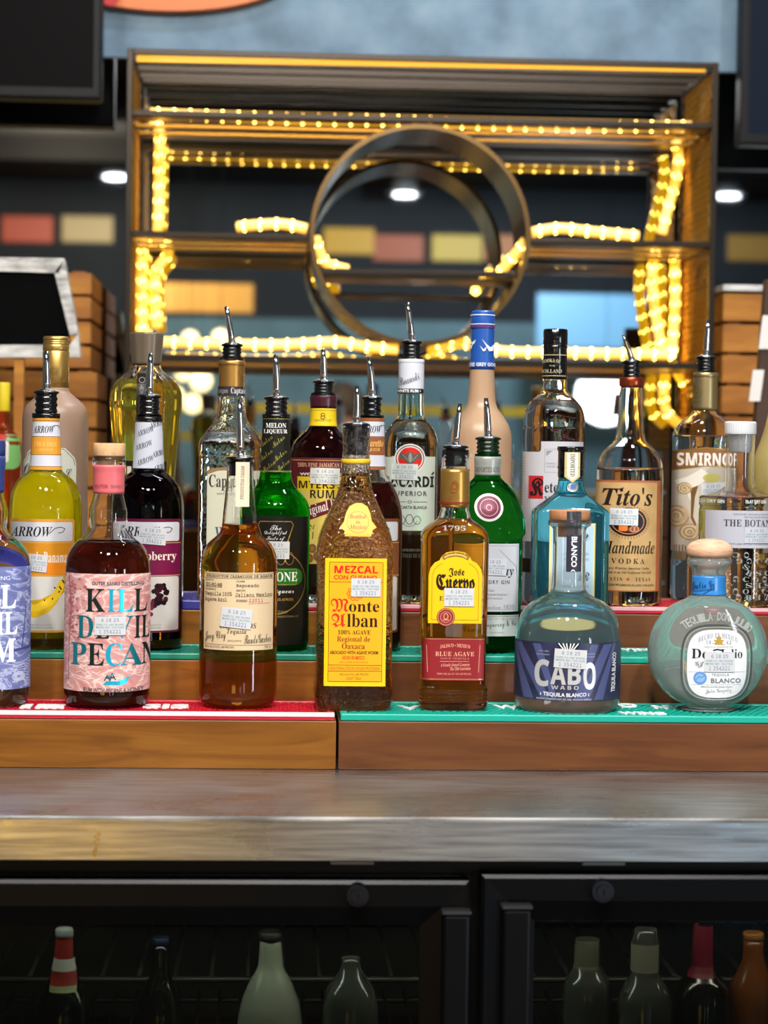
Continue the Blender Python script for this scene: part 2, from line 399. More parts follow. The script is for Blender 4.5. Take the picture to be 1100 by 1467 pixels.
def sticker(b, cx, cy_, w_=43, h=27, rot=0, tint='#c9cacd'):
    L = Lab(b, 'price_sticker', base=.00085); hx, hy = w_ / 2, h / 2
    L.rect(cx - hx, cy_ - hy, cx + hx, cy_ + hy, tint, lay=0, rot=rot)
    c, q = cos(radians(rot)), sin(radians(rot))
    for t, fx, fy, fw_, fh, st, col in (('6 18 25', 0, -.30, .56, .19, 'mo', '#7d86a0'), ('DARE CO. ABC BOARD', .0, -.06, .9, .10, 'n', '#6f9296'), ('MIXED BEV. TAX PAID', 0, .09, .9, .10, 'n', '#6f8e96'), ('1 354221', 0, .31, .7, .22, 'mo', '#7d86a0')):
        ox, oy = fx * w_, fy * h; X = cx + ox * c - oy * q; Y_ = cy_ + ox * q + oy * c
        L.text(t, X - fw_ * hx, X + fw_ * hx, Y_ - fh * hy * 1, Y_ + fh * hy * 1, col, st, bold=.012, rot=rot, lay=1)
    return L.build()
# ---------------------------------------------------------------- setting
YM = 3.46                                     # mirror face
CE = onz(550, 1171, 0)                        # front edge of the counter
YC0 = CE.y
zfl = -.92; XL, XR = -4.2, 4.2; YF = -6.0
def struct(name, bm_or, mat, label=None):
    o = mobj(name, bm_or, mat); o['kind'] = 'structure'
    if label: o['label'] = label
    return o
bm = bmesh.new(); box(bm, XL, XR, YF, YM + .2, zfl - .05, zfl); struct('floor', bm, ramp_mat('floor_mat', [(.3, '#2a2622'), (.7, '#3d372f')], noise=3, rough=.5), 'dark floor of the bar room')
bm = bmesh.new(); box(bm, XL, XR, YF, YM + .2, ZC, ZC + .05); struct('ceiling', bm, ramp_mat('ceil_mat', [(.35, '#100f0f'), (.7, '#1d1c1b')], noise=2.2, rough=.8), 'black painted ceiling')
bm = bmesh.new(); box(bm, XL, XR, YM + .02, YM + .2, zfl, ZC); struct('wall_back', bm, ramp_mat('blue_wall', [(.3, '#5f7484'), (.5, '#71899b'), (.7, '#8196a5')], noise=14, detail=8, rough=.75, bump=.25), 'grey blue plaster wall behind the bar')
bm = bmesh.new(); box(bm, XL, XR, YF - .1, YF, zfl, ZC); struct('wall_front', bm, ramp_mat('far_wall', [(.3, '#151a20'), (.7, '#1e242b')], noise=2, rough=.8), 'dark far wall of the room')
# mirror
zt_m = at(550, 93, YM).z; zb_m = .03
mir = empty('wall_mirror', (0, YM, zb_m)); tag(mir, 'wide dark mirror across the wall behind the bottles', 'mirror')
bm = bmesh.new(); box(bm, -1.55, 1.6, YM, YM + .008, zb_m, zt_m); mobj('mirror_glass', bm, pr('mirror', '#b9bcbc', .015, metal=1), mir)
boxo('mirror_backing', -1.56, 1.61, YM + .008, YM + .02, zb_m - .002, zt_m + .004, pr('backing', '#1a1a1a', .6), mir)
# counter: brushed steel
def brushed():
    m, nt, out = nodes('brushed_steel'); N = nt.nodes.new; L = nt.links.new
    b = N('ShaderNodeBsdfPrincipled'); tc = N('ShaderNodeTexCoord'); mp = N('ShaderNodeMapping'); mp.inputs['Scale'].default_value = (1.2, 60, 60)
    n = N('ShaderNodeTexNoise'); n.inputs['Scale'].default_value = 9; n.inputs['Detail'].default_value = 6
    n2 = N('ShaderNodeTexNoise'); n2.inputs['Scale'].default_value = 5; n2.inputs['Detail'].default_value = 5; n2.inputs['Distortion'].default_value = 1.2
    w1 = N('ShaderNodeTexNoise'); mp2 = N('ShaderNodeMapping'); mp2.inputs['Scale'].default_value = (3, 70, 70); mp2.inputs['Rotation'].default_value = (0, 0, .12); w1.inputs['Scale'].default_value = 4; w1.inputs['Detail'].default_value = 8
    L(tc.outputs['Object'], mp.inputs[0]); L(mp.outputs[0], n.inputs[0]); L(tc.outputs['Object'], n2.inputs[0]); L(tc.outputs['Object'], mp2.inputs[0]); L(mp2.outputs[0], w1.inputs[0])
    r1 = N('ShaderNodeMapRange'); r1.inputs[1].default_value = .3; r1.inputs[2].default_value = .7; r1.inputs[3].default_value = .17; r1.inputs[4].default_value = .34; L(n2.outputs[0], r1.inputs[0])
    a = N('ShaderNodeMath'); a.operation = 'MULTIPLY_ADD'; a.inputs[1].default_value = .12; L(n.outputs[0], a.inputs[0]); L(r1.outputs[0], a.inputs[2]); L(a.outputs[0], b.inputs['Roughness'])
    cr = N('ShaderNodeValToRGB'); e = cr.color_ramp.elements; e[0].position = .3; e[0].color = (*lin('#8d8985'), 1); e[1].position = .68; e[1].color = (*lin('#c2c0bd'), 1); L(w1.outputs[0], cr.inputs[0]); L(cr.outputs[0], b.inputs['Base Color'])
    b.inputs['Metallic'].default_value = .93; bp = N('ShaderNodeBump'); bp.inputs['Strength'].default_value = .12; bp.inputs['Distance'].default_value = .001; L(n.outputs[0], bp.inputs['Height']); L(bp.outputs[0], b.inputs['Normal'])
    L(b.outputs[0], out.inputs[0]); return m
STEEL = brushed()
zap = at(550, 1233, YC0).z
ct = empty('steel_counter', (0, YC0, zap)); tag(ct, 'brushed stainless steel counter top with a square front lip', 'counter')
bm = bmesh.new()
prof = [(YC0, zap), (YC0, -.003), (YC0 + .0006, -.0012), (YC0 + .0015, -.0003), (YC0 + .003, 0), (YM - .03, 0), (YM - .03, -.03), (YC0 + .012, -.03), (YC0 + .012, zap)]
xa, xb = -1.5, 1.6; A = [bm.verts.new((xa, y, z)) for y, z in prof]; B_ = [bm.verts.new((xb, y, z)) for y, z in prof]
bm.faces.new(A); bm.faces.new(B_[::-1])
for i in range(len(prof)):
    j = (i + 1) % len(prof); bm.faces.new((A[i], B_[i], B_[j], A[j]))
bmesh.ops.recalc_face_normals(bm, faces=bm.faces); mobj('counter_top', bm, STEEL, ct)
# dried drip on the lip
p = at(138, 1210, YC0 - .0004); bm = bmesh.new()
for i in range(9):
    bmesh.ops.create_circle(bm, cap_ends=True, radius=.0012 + .001 * random.random(), segments=8, matrix=Matrix.Translation((p.x + random.uniform(-.002, .002), p.y, p.z + (i - 4) * .0022)) @ Matrix.Rotation(pi / 2, 4, 'X'))
o = mobj('dried_stain', bm, pr('stain', '#a07a33', .5), ct); o['label'] = 'small brown dried stain on the steel lip'

# ---------------------------------------------------------------- stepped riser of wood
def wood(name, a, b, c, scale=(1.5, 14, 14), rough=.38):
    return ramp_mat(name, [(.25, a), (.5, b), (.75, c)], scale=scale, noise=4, detail=7, dist=1.4, rough=rough, bump=.05)
WL = wood('yellow_lit_wood', '#64390d', '#835018', '#956022'); WR = wood('brown_wood', '#4f2c15', '#683c1e', '#774a28')  # left wood has the yellow light falling on it put into its colour
TR = .108; Y1, Y2, Y3 = YS, YS + TR, YS + 2 * TR; YE = Y3 + .26
mt = .0065
def ztop(px, py, Y): return at(px, py, Y).z
zw1 = ztop(550, 1033, Y1); zm1 = ztop(550, 1023, Y1); zw2 = ztop(550, 947.5, Y2); zm2 = ztop(550, 938.5, Y2); zw3 = ztop(550, 876, Y3); zm3 = ztop(550, 867, Y3)
Z[1], Z[2], Z[3] = zm1, zm2, zm3
xj = at(483, 1060, Y1).x; xe0, xe1 = -.62, .66
for nm, xa, xb, W_, lab in (('stepped_riser', xe0, xj - .0012, WL, 'wooden stepped riser at the left, yellow light in its colour, carrying the red mat'), ('stepped_riser', xj + .0012, xe1, WR, 'browner wooden stepped riser at the right carrying the green mats')):
    r = empty(nm, ((xa + xb) / 2, Y1, 0)); tag(r, lab, 'riser', 'stepped risers on the steel counter')
    for (y0, y1, zz, zl) in ((Y1, Y2, zw1, 0), (Y2, Y3, zw2, zw1), (Y3, YE, zw3, zw2)):
        boxo('riser_board', xa, xb, y0, y0 + .012, zl if zl else .0003, zz - .0005, W_, r, bev=.0008)
        boxo('tread_board', xa, xb, y0 + .0125, (y1 + .012) if y1 != YE else YE, zz - .012, zz - .0003, W_, r, bev=.0008)
    boxo('back_board', xa, xb, YE - .012, YE, .0003, zw3 - .013, W_, r)
def mat_(name, xa, xb, y0, y1, z0, z1, col, lipcol, lab, dark, stripe=None, letters=(), grp='rubber bar mats on the riser', field=None):
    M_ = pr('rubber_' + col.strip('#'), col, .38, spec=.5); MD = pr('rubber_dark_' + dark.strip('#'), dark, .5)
    r = empty(name, ((xa + xb) / 2, y0, z0)); tag(r, lab, 'bar mat', grp)
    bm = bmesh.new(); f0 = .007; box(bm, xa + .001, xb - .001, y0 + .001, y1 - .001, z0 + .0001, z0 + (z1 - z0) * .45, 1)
    box(bm, xa, xb, y0, y0 + f0, z0, z1, 0, .0012); box(bm, xa, xb, y1 - f0, y1, z0, z1, 0, .0012); box(bm, xa, xa + f0, y0 + f0, y1 - f0, z0, z1, 0, .0012); box(bm, xb - f0, xb, y0 + f0, y1 - f0, z0, z1, 0, .0012)
    mobj('mat_base', bm, [M_, MD], r)
    if stripe:
        bm = bmesh.new(); box(bm, xa, xb, y0 - .0004, y0 + f0 - .001, z1 - .0032, z1 + .0005, 0, .0003); o = mobj('white_stripe', bm, pr('stripe_' + stripe.strip('#'), stripe, .4), r)
    bm = bmesh.new(); pit = .0078; zz0 = z0 + (z1 - z0) * .44; nx = int((xb - xa - .018) / pit); ny = int((y1 - y0 - .018) / pit)
    for i in range(nx):
        for j in range(ny):
            x = xa + .010 + i * pit + (j % 2) * pit / 2; y = y0 + .0105 + j * pit; q = .0028
            v = [bm.verts.new((x + q * cos(a), y + q * sin(a), zz)) for zz in (zz0, z1) for a in (0, pi / 3, 2 * pi / 3, pi, 4 * pi / 3, 5 * pi / 3)]
            bm.faces.new(v[6:]);
            for t in range(6): bm.faces.new((v[t], v[(t + 1) % 6], v[6 + (t + 1) % 6], v[6 + t]))
    o = mobj('pegs', bm, M_, r); o['kind'] = 'stuff'
    for (px, py, wpx, hm, s_, c_) in letters:
        p = onz(px, py, z1 + .0008); V, Fs, wd, ht = glyphs(s_, 'n', .04); k = wpx * 2.05 / F / wd
        bm = bmesh.new(); vv = [bm.verts.new((p.x + (x - wd / 2) * k, p.y + (y - ht / 2) / ht * hm, z1 + .0008)) for x, y in V]
        for f in Fs: bm.faces.new([vv[i] for i in f])
        q = bmesh.ops.extrude_face_region(bm, geom=bm.faces[:]); bmesh.ops.translate(bm, verts=[e for e in q['geom'] if isinstance(e, bmesh.types.BMVert)], vec=(0, 0, -.002))
        mobj('raised_lettering', bm, pr('matletter' + c_.strip('#'), c_, .45), r)
    return r
mat_('bar_mat', xe0, xj - .003, Y1 + .0005, Y2 - .002, zw1, zm1, '#c4152f', '#c4152f', 'red rubber bar mat with a white line along its front edge', '#a01028', '#f0e4e6',
     ((62, 1011, 62, .03, 'IE', '#e9e4e4'), (238, 1011, 66, .03, 'SIS', '#e9e4e4')))
mat_('bar_mat', xj + .003, xe1, Y1 + .0005, Y2 - .002, zw1, zm1, '#12a893', '#12a893', 'bright green rubber bar mat with white lettering on the lowest step', '#0c5a52', None,
     ((586, 1013, 34, .03, 'V', '#cfd5d5'), (726, 1012, 38, .028, 'W', '#e4e8e8'), (898, 1010, 30, .030, 'O', '#eef0f0'), (920, 1021, 66, .018, 'WING', '#e4e8e8'), (955, 1012, 42, .022, 'NV', '#e4e8e8')))
mat_('bar_mat', xe0, xj - .003, Y2 + .0005, Y3 - .002, zw2, zm2, '#178a74', '#178a74', 'dark green rubber bar mat on the middle step at the left', '#0d4a42')
mat_('bar_mat', xj + .003, xe1, Y2 + .0005, Y3 - .002, zw2, zm2, '#149c87', '#149c87', 'green rubber bar mat with white marks on the middle step at the right', '#0c5a52', None,
     ((903, 930, 60, .022, 'WIN', '#e4e8e8'),))
zb3 = ztop(270, 853, Y3) ; zb3 = min(zb3, zm3 + .006)
mat_('bar_mat', xe0, at(400, 860, Y3).x, Y3 + .0005, Y3 + .15, zw3, zm3 + .003, '#3a3a8c', '#3a3a8c', 'violet blue rubber bar mat on the top step behind the dark purple bottle', '#23235c')
mat_('bar_mat', at(402, 860, Y3).x, xe1, Y3 + .0005, Y3 + .15, zw3, zm3, '#b81a30', '#b81a30', 'dark red rubber bar mat with a pale top line on the top step', '#7c1020', '#d9a9ad')
Z['3b'] = zm3 + .003

# ---------------------------------------------------------------- cooler under the counter
YD = YC0 + .006; ZB = zfl
BLK = pr('black_powder_coat', '#050506', .36, spec=.16); BLK2 = pr('black_plastic', '#060607', .5, spec=.2); DARKIN = pr('cooler_lining', '#1c1c19', .55)
def X(px, py=1350, Y=None): return at(px, py, Y or YD).x
def Zp(py, px=550, Y=None): return at(px, py, Y or YD).z
co = empty('back_bar_cooler', (0, YD + .3, ZB)); tag(co, 'black two door glass front back bar cooler below the counter', 'cooler')
xa, xb = -1.2, 1.25; yb = YD + .52; zt = zap - .002 if False else -.032
bm = bmesh.new()
box(bm, xa, xb, YD + .03, yb, zt - .02, zt); box(bm, xa, xb, yb - .02, yb, ZB, zt - .02); box(bm, xa, xa + .03, YD + .03, yb - .02, ZB, zt - .02); box(bm, xb - .03, xb, YD + .03, yb - .02, ZB, zt - .02); box(bm, xa, xb, YD + .03, yb - .02, ZB, ZB + .1)
mobj('cabinet_body', bm, DARKIN, co)
boxo('top_rail', xa, xb, YD + .022, YD + .05, Zp(1262), zt - .0005, BLK2, co)
boxo('centre_post', X(668), X(712), YD + .024, YD + .06, ZB + .02, Zp(1262), BLK, co)
GL = pr('tinted_door_glass', '#ffffff', .02, trans=1); 
def thin_glass():
    m, nt, out = nodes('cooler_pane'); t = nt.nodes.new('ShaderNodeBsdfTransparent'); t.inputs[0].default_value = (.5, .52, .5, 1)
    g = nt.nodes.new('ShaderNodeBsdfGlossy'); g.inputs['Roughness'].default_value = .04; fr = nt.nodes.new('ShaderNodeFresnel'); fr.inputs[0].default_value = 1.5
    mx = nt.nodes.new('ShaderNodeMixShader'); nt.links.new(fr.outputs[0], mx.inputs[0]); nt.links.new(t.outputs[0], mx.inputs[1]); nt.links.new(g.outputs[0], mx.inputs[2]); nt.links.new(mx.outputs[0], out.inputs[0]); return m
PANE = thin_glass()
for (l, r, gl, gr, yt, yg, hx0, hx1, lockx, locky, capx) in ((-1.15, X(672, 1262), None, X(603), 1262, 1328, X(632), X(671), 512, 1281, 505), (X(690, 1255), 1.2, X(766), None, 1253, 1321, X(717), X(758), 862, 1275, 866)):
    d = empty('door', (0, YD, ZB + .02)); d.parent = co; d.location = Vector((0, YD, ZB + .02)) - co.location
    ztp, zgl = Zp(yt), Zp(yg); zb_ = ZB + .06; x0g = gl if gl is not None else l + .07; x1g = gr if gr is not None else r - .07
    bm = bmesh.new()
    # frame with sloped inner edge, mitred corners
    O = [(l, zb_), (r, zb_), (r, ztp), (l, ztp)]; I = [(x0g, zb_ + .07), (x1g, zb_ + .07), (x1g, zgl), (x0g, zgl)]; m_ = .022
    Mx = [(l + m_, zb_ + m_), (r - m_, zb_ + m_), (r - m_, ztp - m_), (l + m_, ztp - m_)]
    rings = [[(x, YD + .02, z) for x, z in O], [(x, YD + .002, z) for x, z in O], [(x + (.003 if x == l else -.003), YD, z + (.003 if z == zb_ else -.003)) for x, z in O], [(x, YD + .001, z) for x, z in Mx], [(x, YD + .006, z) for x, z in I], [(x, YD + .02, z) for x, z in I]]
    VV = [[bm.verts.new(p) for p in R_] for R_ in rings]
    for u, v in zip(VV, VV[1:] + VV[:1]):
        for i in range(4): bm.faces.new((u[i], u[(i + 1) % 4], v[(i + 1) % 4], v[i]))
    bmesh.ops.recalc_face_normals(bm, faces=bm.faces); mobj('door_frame', bm, BLK, d)
    boxo('glass_pane', x0g - .004, x1g + .004, YD + .012, YD + .016, zb_ + .066, zgl + .004, PANE, d)
    bm = bmesh.new(); zh = Zp(1306 if gl is None else 1298)
    box(bm, hx0, hx1, YD - .012, YD + .001, zb_ + .1, zh, 0, .003); mobj('handle', bm, BLK, d)
    bm = bmesh.new(); box(bm, hx0 - .001, hx1 + .001, YD - .013, YD, zh - .0005, zh + .0035, 0, .0012); mobj('handle_cap', bm, pr('handle_cap', '#3c3a3c', .2, metal=.6), d)
    lp = at(lockx, locky, YD); bm = bmesh.new(); mx4 = Matrix.Translation((lp.x, YD - .003, lp.z)) @ Matrix.Rotation(pi / 2, 4, 'X')
    bmesh.ops.create_cone(bm, cap_ends=True, segments=32, radius1=.0102, radius2=.0092, depth=.009, matrix=mx4)
    for f in bm.faces: f.material_index = 0
    n0 = len(bm.faces); bmesh.ops.create_cone(bm, cap_ends=True, segments=24, radius1=.0062, radius2=.0058, depth=.003, matrix=Matrix.Translation((lp.x, YD - .0085, lp.z)) @ Matrix.Rotation(pi / 2, 4, 'X'))
    bm.faces.ensure_lookup_table()
    for f in bm.faces[n0:]: f.material_index = 1
    n0 = len(bm.faces); box(bm, lp.x - .0007, lp.x + .0007, YD - .0106, YD - .0101, lp.z - .003, lp.z + .003, 2)
    o = mobj('lock', bm, [pr('lock_ring', '#0c0c0e', .14, metal=.3), pr('lock_face', '#202023', .2, metal=.6), BLK2], d); o['label'] = 'round black key lock'
    cp = at(capx, 1234, YD); boxo('catch_plate', cp.x - .018, cp.x + .018, YD + .004, YD + .03, Zp(1240), Zp(1236), pr('catch', '#6d6a66', .35, metal=.7), d)
# wire shelf inside
ws = empty('wire_shelf', (0, YD + .2, 0)); ws.parent = co; ws.location = Vector((0, YD + .2, 0)) - co.location
zsh = Zp(1570, 300, YD + .1); WIRE = pr('wire', '#45443f', .4, metal=.5)
bm = bmesh.new(); 
for y in (YD + .07, YD + .25, YD + .44): tube(bm, [(xa + .04, y, zsh - .004), (xb - .04, y, zsh - .004)], .003, 6)
for i in range(110):
    x = xa + .05 + i * (xb - xa - .1) / 109; tube(bm, [(x, YD + .06, zsh), (x, YD + .46, zsh)], .0016, 5)
o = mobj('shelf_wires', bm, WIRE, ws); o['kind'] = 'stuff'
zsh2 = Zp(1372, 300, YD + .3); bm = bmesh.new()
for k in range(2): tube(bm, [(xa + .04, YD + .215 + .25 * k, zsh2), (xb - .04, YD + .215 + .25 * k, zsh2)], .003, 6)
for i in range(70):
    x = xa + .05 + i * (xb - xa - .1) / 69; tube(bm, [(x, YD + .215, zsh2), (x, YD + .465, zsh2)], .0024, 5)
o = mobj('upper_shelf_wires', bm, WIRE, ws); o['kind'] = 'stuff'

# ---------------------------------------------------------------- TVs and the sign high on the wall
def tv(x0, x1, y1, lab, px_m, colr):
    Yt = 3.30; z1_ = at(550, y1, Yt).z
    a, b = at(x0, y1 - 60, Yt).x, at(x1, y1 - 60, Yt).x
    r = empty('wall_television', ((a + b) / 2, YM + .02, z1_)); tag(r, lab, 'television', 'televisions on the wall above the mirror')
    bm = bmesh.new(); box(bm, a, b, Yt, Yt + .045, z1_, z1_ + .46, 0, .004); mobj('housing', bm, pr('tv_case', '#08080a', .5, spec=.2), r)
    boxo('screen', a + .012, b - .012, Yt - .001, Yt + .001, z1_ + .018, z1_ + .445, pr(colr[0], colr[1], .5, spec=.05), r)
    boxo('wall_bracket', (a + b) / 2 - .06, (a + b) / 2 + .06, Yt + .046, YM + .02, z1_ + .1, z1_ + .3, BLK2, r); return r
tv(-420, 145, 152, 'black television with a dark screen high at the left', 0, ('tv_screen_dark', '#050203'))
t = tv(1062, 1700, 195, 'black television with a blue grey screen high at the right', 0, ('tv_screen_blue', '#141c28'))
# orange oval signboard above
sg = empty('orange_signboard', (0, YM, 1)); c = at(235, -55, YM - .02); sg.location = (c.x, YM + .02, c.z); tag(sg, 'orange oval signboard with a red end at the very top left', 'sign')
bm = bmesh.new(); k = (at(551, 0, YM) - at(550, 0, YM)).length
pts = [(c.x + 190 * k * cos(2 * pi * i / 48), c.z + 66 * k * sin(2 * pi * i / 48)) for i in range(48)]; prism(bm, pts, YM - .005, YM + .019); mobj('sign_panel', bm, pr('orange_sign', '#d9702c', .5), sg)
bm = bmesh.new(); pts = [(c.x - 75 * k + 14 * k * cos(2 * pi * i / 20), c.z - 42 * k + 20 * k * sin(2 * pi * i / 20)) for i in range(20)]; prism(bm, pts, YM - .007, YM - .005); mobj('red_patch', bm, pr('red_sign', '#c8141c', .5), sg)

# ---------------------------------------------------------------- metal shelf unit with ring
YU0, YU1 = 3.19, 3.43
BR = pr('bronze_metal', '#2c241c', .34, metal=.7); 
k0 = (at(551, 400, YU0) - at(550, 400, YU0)).length
def UX(px, py=300): return at(px, py, YU0).x
def UZ(py, px=600): return at(px, py, YU0).z
su = empty('metal_shelf_unit', (UX(605), YU0, 0)); tag(su, 'dark bronze metal shelf frame with a round ring before the mirror', 'shelf unit')
xl, xr = UX(184), UX(1022); zT = UZ(79); pw = 4.3 * k0
for x in (xl, xr):
    for y in (YU0, YU1):
        boxo('post', x - pw, x + pw, y, y + .012, .0005, zT, BR, su, bev=.001)
SH = [(79, 'top'), (166, 's'), (338, 'm'), (513, 'b')]
rc = at(602, 337, YU0); RR = 158 * k0
def bar(x0, x1, y, z, name='bar'): boxo(name, x0, x1, y, y + .012, z - pw * .95, z + pw * .95, BR, su, bev=.001)
PLATE = pr('shelf_plate', '#8a6220', .3, metal=.9)  # gold rope light on the shelf undersides is put into this colour
for py, kd in SH:
    z = UZ(py)
    if kd == 'm':
        dz = z - rc.z; hx = sqrt(RR * RR - dz * dz); segs = [(xl + pw, rc.x - hx - .002), (rc.x + hx + .002, xr - pw)]
    else: segs = [(xl + pw, xr - pw)]
    for s0, s1 in segs:
        bar(s0, s1, YU0, z - pw); bar(s0, s1, YU1, z - pw)
        if kd == 'top':
            for q in range(3): boxo('slat', s0, s1, YU0 + .05 + q * .065, YU0 + .058 + q * .065, z - .012, z - .004, BR, su)
        else: [boxo('shelf_slat', s0, s1, YU0 + ya_, YU0 + yb2, z - .010, z - .006, PLATE, su) for ya_, yb2 in ((.013, .05), (.10, .125), (.175, .215))]
    for x in (xl, xr): boxo('side_bar', x - pw * .8, x + pw * .8, YU0 + .012, YU1, z - 2 * pw, z - .2 * pw, BR, su)
# expanded metal sides
MESH_ = pr('expanded_metal', '#d09a38', .38, metal=.75)  # mesh colour brightened to carry the gold of the rope lights
for x in (xl, xr):
    bm = bmesh.new(); y0, y1 = YU0 + .014, YU1 - .002; za, zb_ = UZ(640), UZ(88); st = .022; n = int((zb_ - za + (y1 - y0)) / st)
    for sgn in (1, -1):
        for i in range(-int((y1 - y0) / st) - 1, n):
            z0 = za + i * st; p = [(y0, z0), (y1, z0 + (y1 - y0))] if sgn > 0 else [(y0, z0 + (y1 - y0)), (y1, z0)]
            (ya, zq), (yb_, zw) = p
            def clip(ya, zq, yb_, zw):
                t0, t1 = 0, 1
                for lim, s_ in ((za, 1), (zb_, -1)):
                    f0, f1 = (zq - lim) * s_, (zw - lim) * s_
                    if f0 < 0 and f1 < 0: return None
                    if f0 < 0: t0 = max(t0, f0 / (f0 - f1))
                    if f1 < 0: t1 = min(t1, f0 / (f0 - f1))
                return (ya + (yb_ - ya) * t0, zq + (zw - zq) * t0, ya + (yb_ - ya) * t1, zq + (zw - zq) * t1)
            c4 = clip(ya, zq, yb_, zw)
            if c4: tube(bm, [(x, c4[0], c4[1]), (x, c4[2], c4[3])], .0016, 4, cap=False)
    o = mobj('mesh_side', bm, MESH_, su); o['kind'] = 'stuff'
# ring
bm = bmesh.new(); n = 96; RI = RR - .007
for i in range(n): pass
V4 = [[bm.verts.new((rc.x + r * cos(2 * pi * i / n), y, rc.z + r * sin(2 * pi * i / n))) for i in range(n)] for r, y in ((RR, YU0 - .004), (RR, YU0 + .16), (RI, YU0 + .16), (RI, YU0 - .004))]
for a, b in zip(V4, V4[1:] + V4[:1]):
    for i in range(n):
        f = bm.faces.new((a[i], b[i], b[(i + 1) % n], a[(i + 1) % n])); f.smooth = False
bmesh.ops.recalc_face_normals(bm, faces=bm.faces); mobj('ring', bm, pr('ring_metal', '#6b5230', .27, metal=.85), su)
zr_ = UZ(389); dz = zr_ - rc.z; hx = sqrt(RI * RI - dz * dz) - .001
bar(rc.x - hx, rc.x + hx, YU0 + .02, zr_); boxo('ring_shelf', rc.x - hx, rc.x + hx, YU0 + .033, YU0 + .155, zr_ - .009, zr_ - .006, PLATE, su)

# ---------------------------------------------------------------- rope lights
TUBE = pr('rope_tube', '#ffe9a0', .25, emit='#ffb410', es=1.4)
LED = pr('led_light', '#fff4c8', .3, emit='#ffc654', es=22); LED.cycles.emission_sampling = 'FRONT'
_ball = bpy.data.meshes.new('led'); _b = bmesh.new(); bmesh.ops.create_icosphere(_b, subdivisions=1, radius=.0095); _b.to_mesh(_ball); _b.free(); _ball.materials.append(LED)
nled = [0]
def rope(pts, lab, pitch=.0245, rad=.0062, fine=6):
    P = [Vector(p) for p in pts]; Q = []
    for i in range(len(P) - 1):                                     # Catmull-Rom
        p0, p1, p2, p3 = P[max(i - 1, 0)], P[i], P[i + 1], P[min(i + 2, len(P) - 1)]
        for s_ in range(fine):
            t = s_ / fine; Q.append(.5 * ((2 * p1) + (p2 - p0) * t + (2 * p0 - 5 * p1 + 4 * p2 - p3) * t * t + (3 * p1 - p0 - 3 * p2 + p3) * t ** 3))
    Q.append(P[-1]); r = empty('rope_light', Q[0]); tag(r, lab, 'rope light', 'yellow rope lights wound on the shelf frame')
    bm = bmesh.new(); tube(bm, Q, rad * 1.35, 8); mobj('tube', bm, TUBE, r)
    acc = 0; nxt = pitch / 2
    for a, b in zip(Q, Q[1:]):
        L = (b - a).length
        while acc + L >= nxt:
            p = a.lerp(b, (nxt - acc) / L); o = bpy.data.objects.new('led', _ball); COL.objects.link(o); o.parent = r; o.location = p - r.location; nled[0] += 1; nxt += pitch
        acc += L
yb_ = YU1 - .03; yf = YU0 + .016
def U(px, py, Y): return at(px, py, Y)
rope([U(215, 176, yb_), U(228, 186, yb_), U(228, 240, yb_), U(227, 300, yb_), U(226, 330, yb_)], 'rope light hanging down inside the left post above the middle shelf')
rope([U(204, 480, yb_), U(203, 430, yb_), U(203, 385, yb_), U(206, 352, yb_), U(222, 343, yb_), U(238, 350, yb_), U(240, 365, yb_), U(226, 385, yb_), U(222, 420, yb_), U(226, 470, yb_)], 'rope light looped under the left end of the middle shelf')
rope([U(215, 162, yf + .02), U(300, 166, yf + .02), U(440, 171, yf + .02), U(560, 173, yf + .02), U(700, 178, yf + .02), U(830, 181, yf + .02), U(990, 181, yf + .02)], 'long rope light under the second shelf bar above the ring')
rope([U(196, 84, yf + .004), U(600, 91, yf + .004), U(1010, 99, yf + .004)], 'smooth glowing strip for the gold reflection behind the top shelf bar', pitch=9, rad=.0035)  # glowing tube added for the gold reflection along the bar
rope([U(340, 325, yf + .01), U(370, 322, yf), U(405, 321, yf), U(440, 328, yf)], 'short rope light lying on the middle shelf left of the ring')
rope([U(762, 333, yf), U(800, 327, yf), U(850, 332, yf), U(914, 338, yf + .01)], 'short rope light lying on the middle shelf right of the ring')
rope([U(452, 340, yf + .02), U(457, 360, yf + .03), U(468, 377, yf + .04), U(498, 386, yf + .05)], 'curl of rope light at the left inside the ring')
rope([U(753, 345, yf + .02), U(740, 362, yf + .03), U(728, 376, yf + .04), U(718, 388, yf + .05)], 'curl of rope light at the right inside the ring')
rope([U(215, 489, yf), U(300, 492, yf), U(400, 494, yf), U(480, 490, yf), U(520, 496, yf), U(570, 501, yf)], 'rope light along the bottom shelf at the left')
rope([U(615, 505, yf + .01), U(660, 492, yf + .02), U(720, 503, yf), U(800, 505, yf), U(880, 507, yf), U(960, 508, yf)], 'rope light along the bottom shelf at the right')
rope([U(968, 200, yb_), U(972, 230, yb_), U(966, 265, yb_), U(955, 305, yb_), U(948, 335, yb_)], 'slanting rope light beside the right post above the middle shelf')
rope([U(943, 352, yb_), U(934, 385, yb_), U(936, 430, yb_), U(944, 480, yb_), U(950, 505, yb_)], 'inner rope light strand beside the right post below the middle shelf')
rope([U(966, 360, yb_), U(967, 400, yb_), U(967, 440, yb_), U(963, 500, yb_)], 'outer rope light strand beside the right post below the middle shelf')
rope([U(955, 520, yb_), U(950, 560, yb_), U(955, 590, yb_), U(972, 608, yb_)], 'rope light hanging below the bottom shelf near the right post')
rope([U(962, 522, yb_), U(978, 545, yb_), U(990, 562, yb_), U(1000, 575, yb_)], 'rope light slanting below the bottom shelf to the right post')

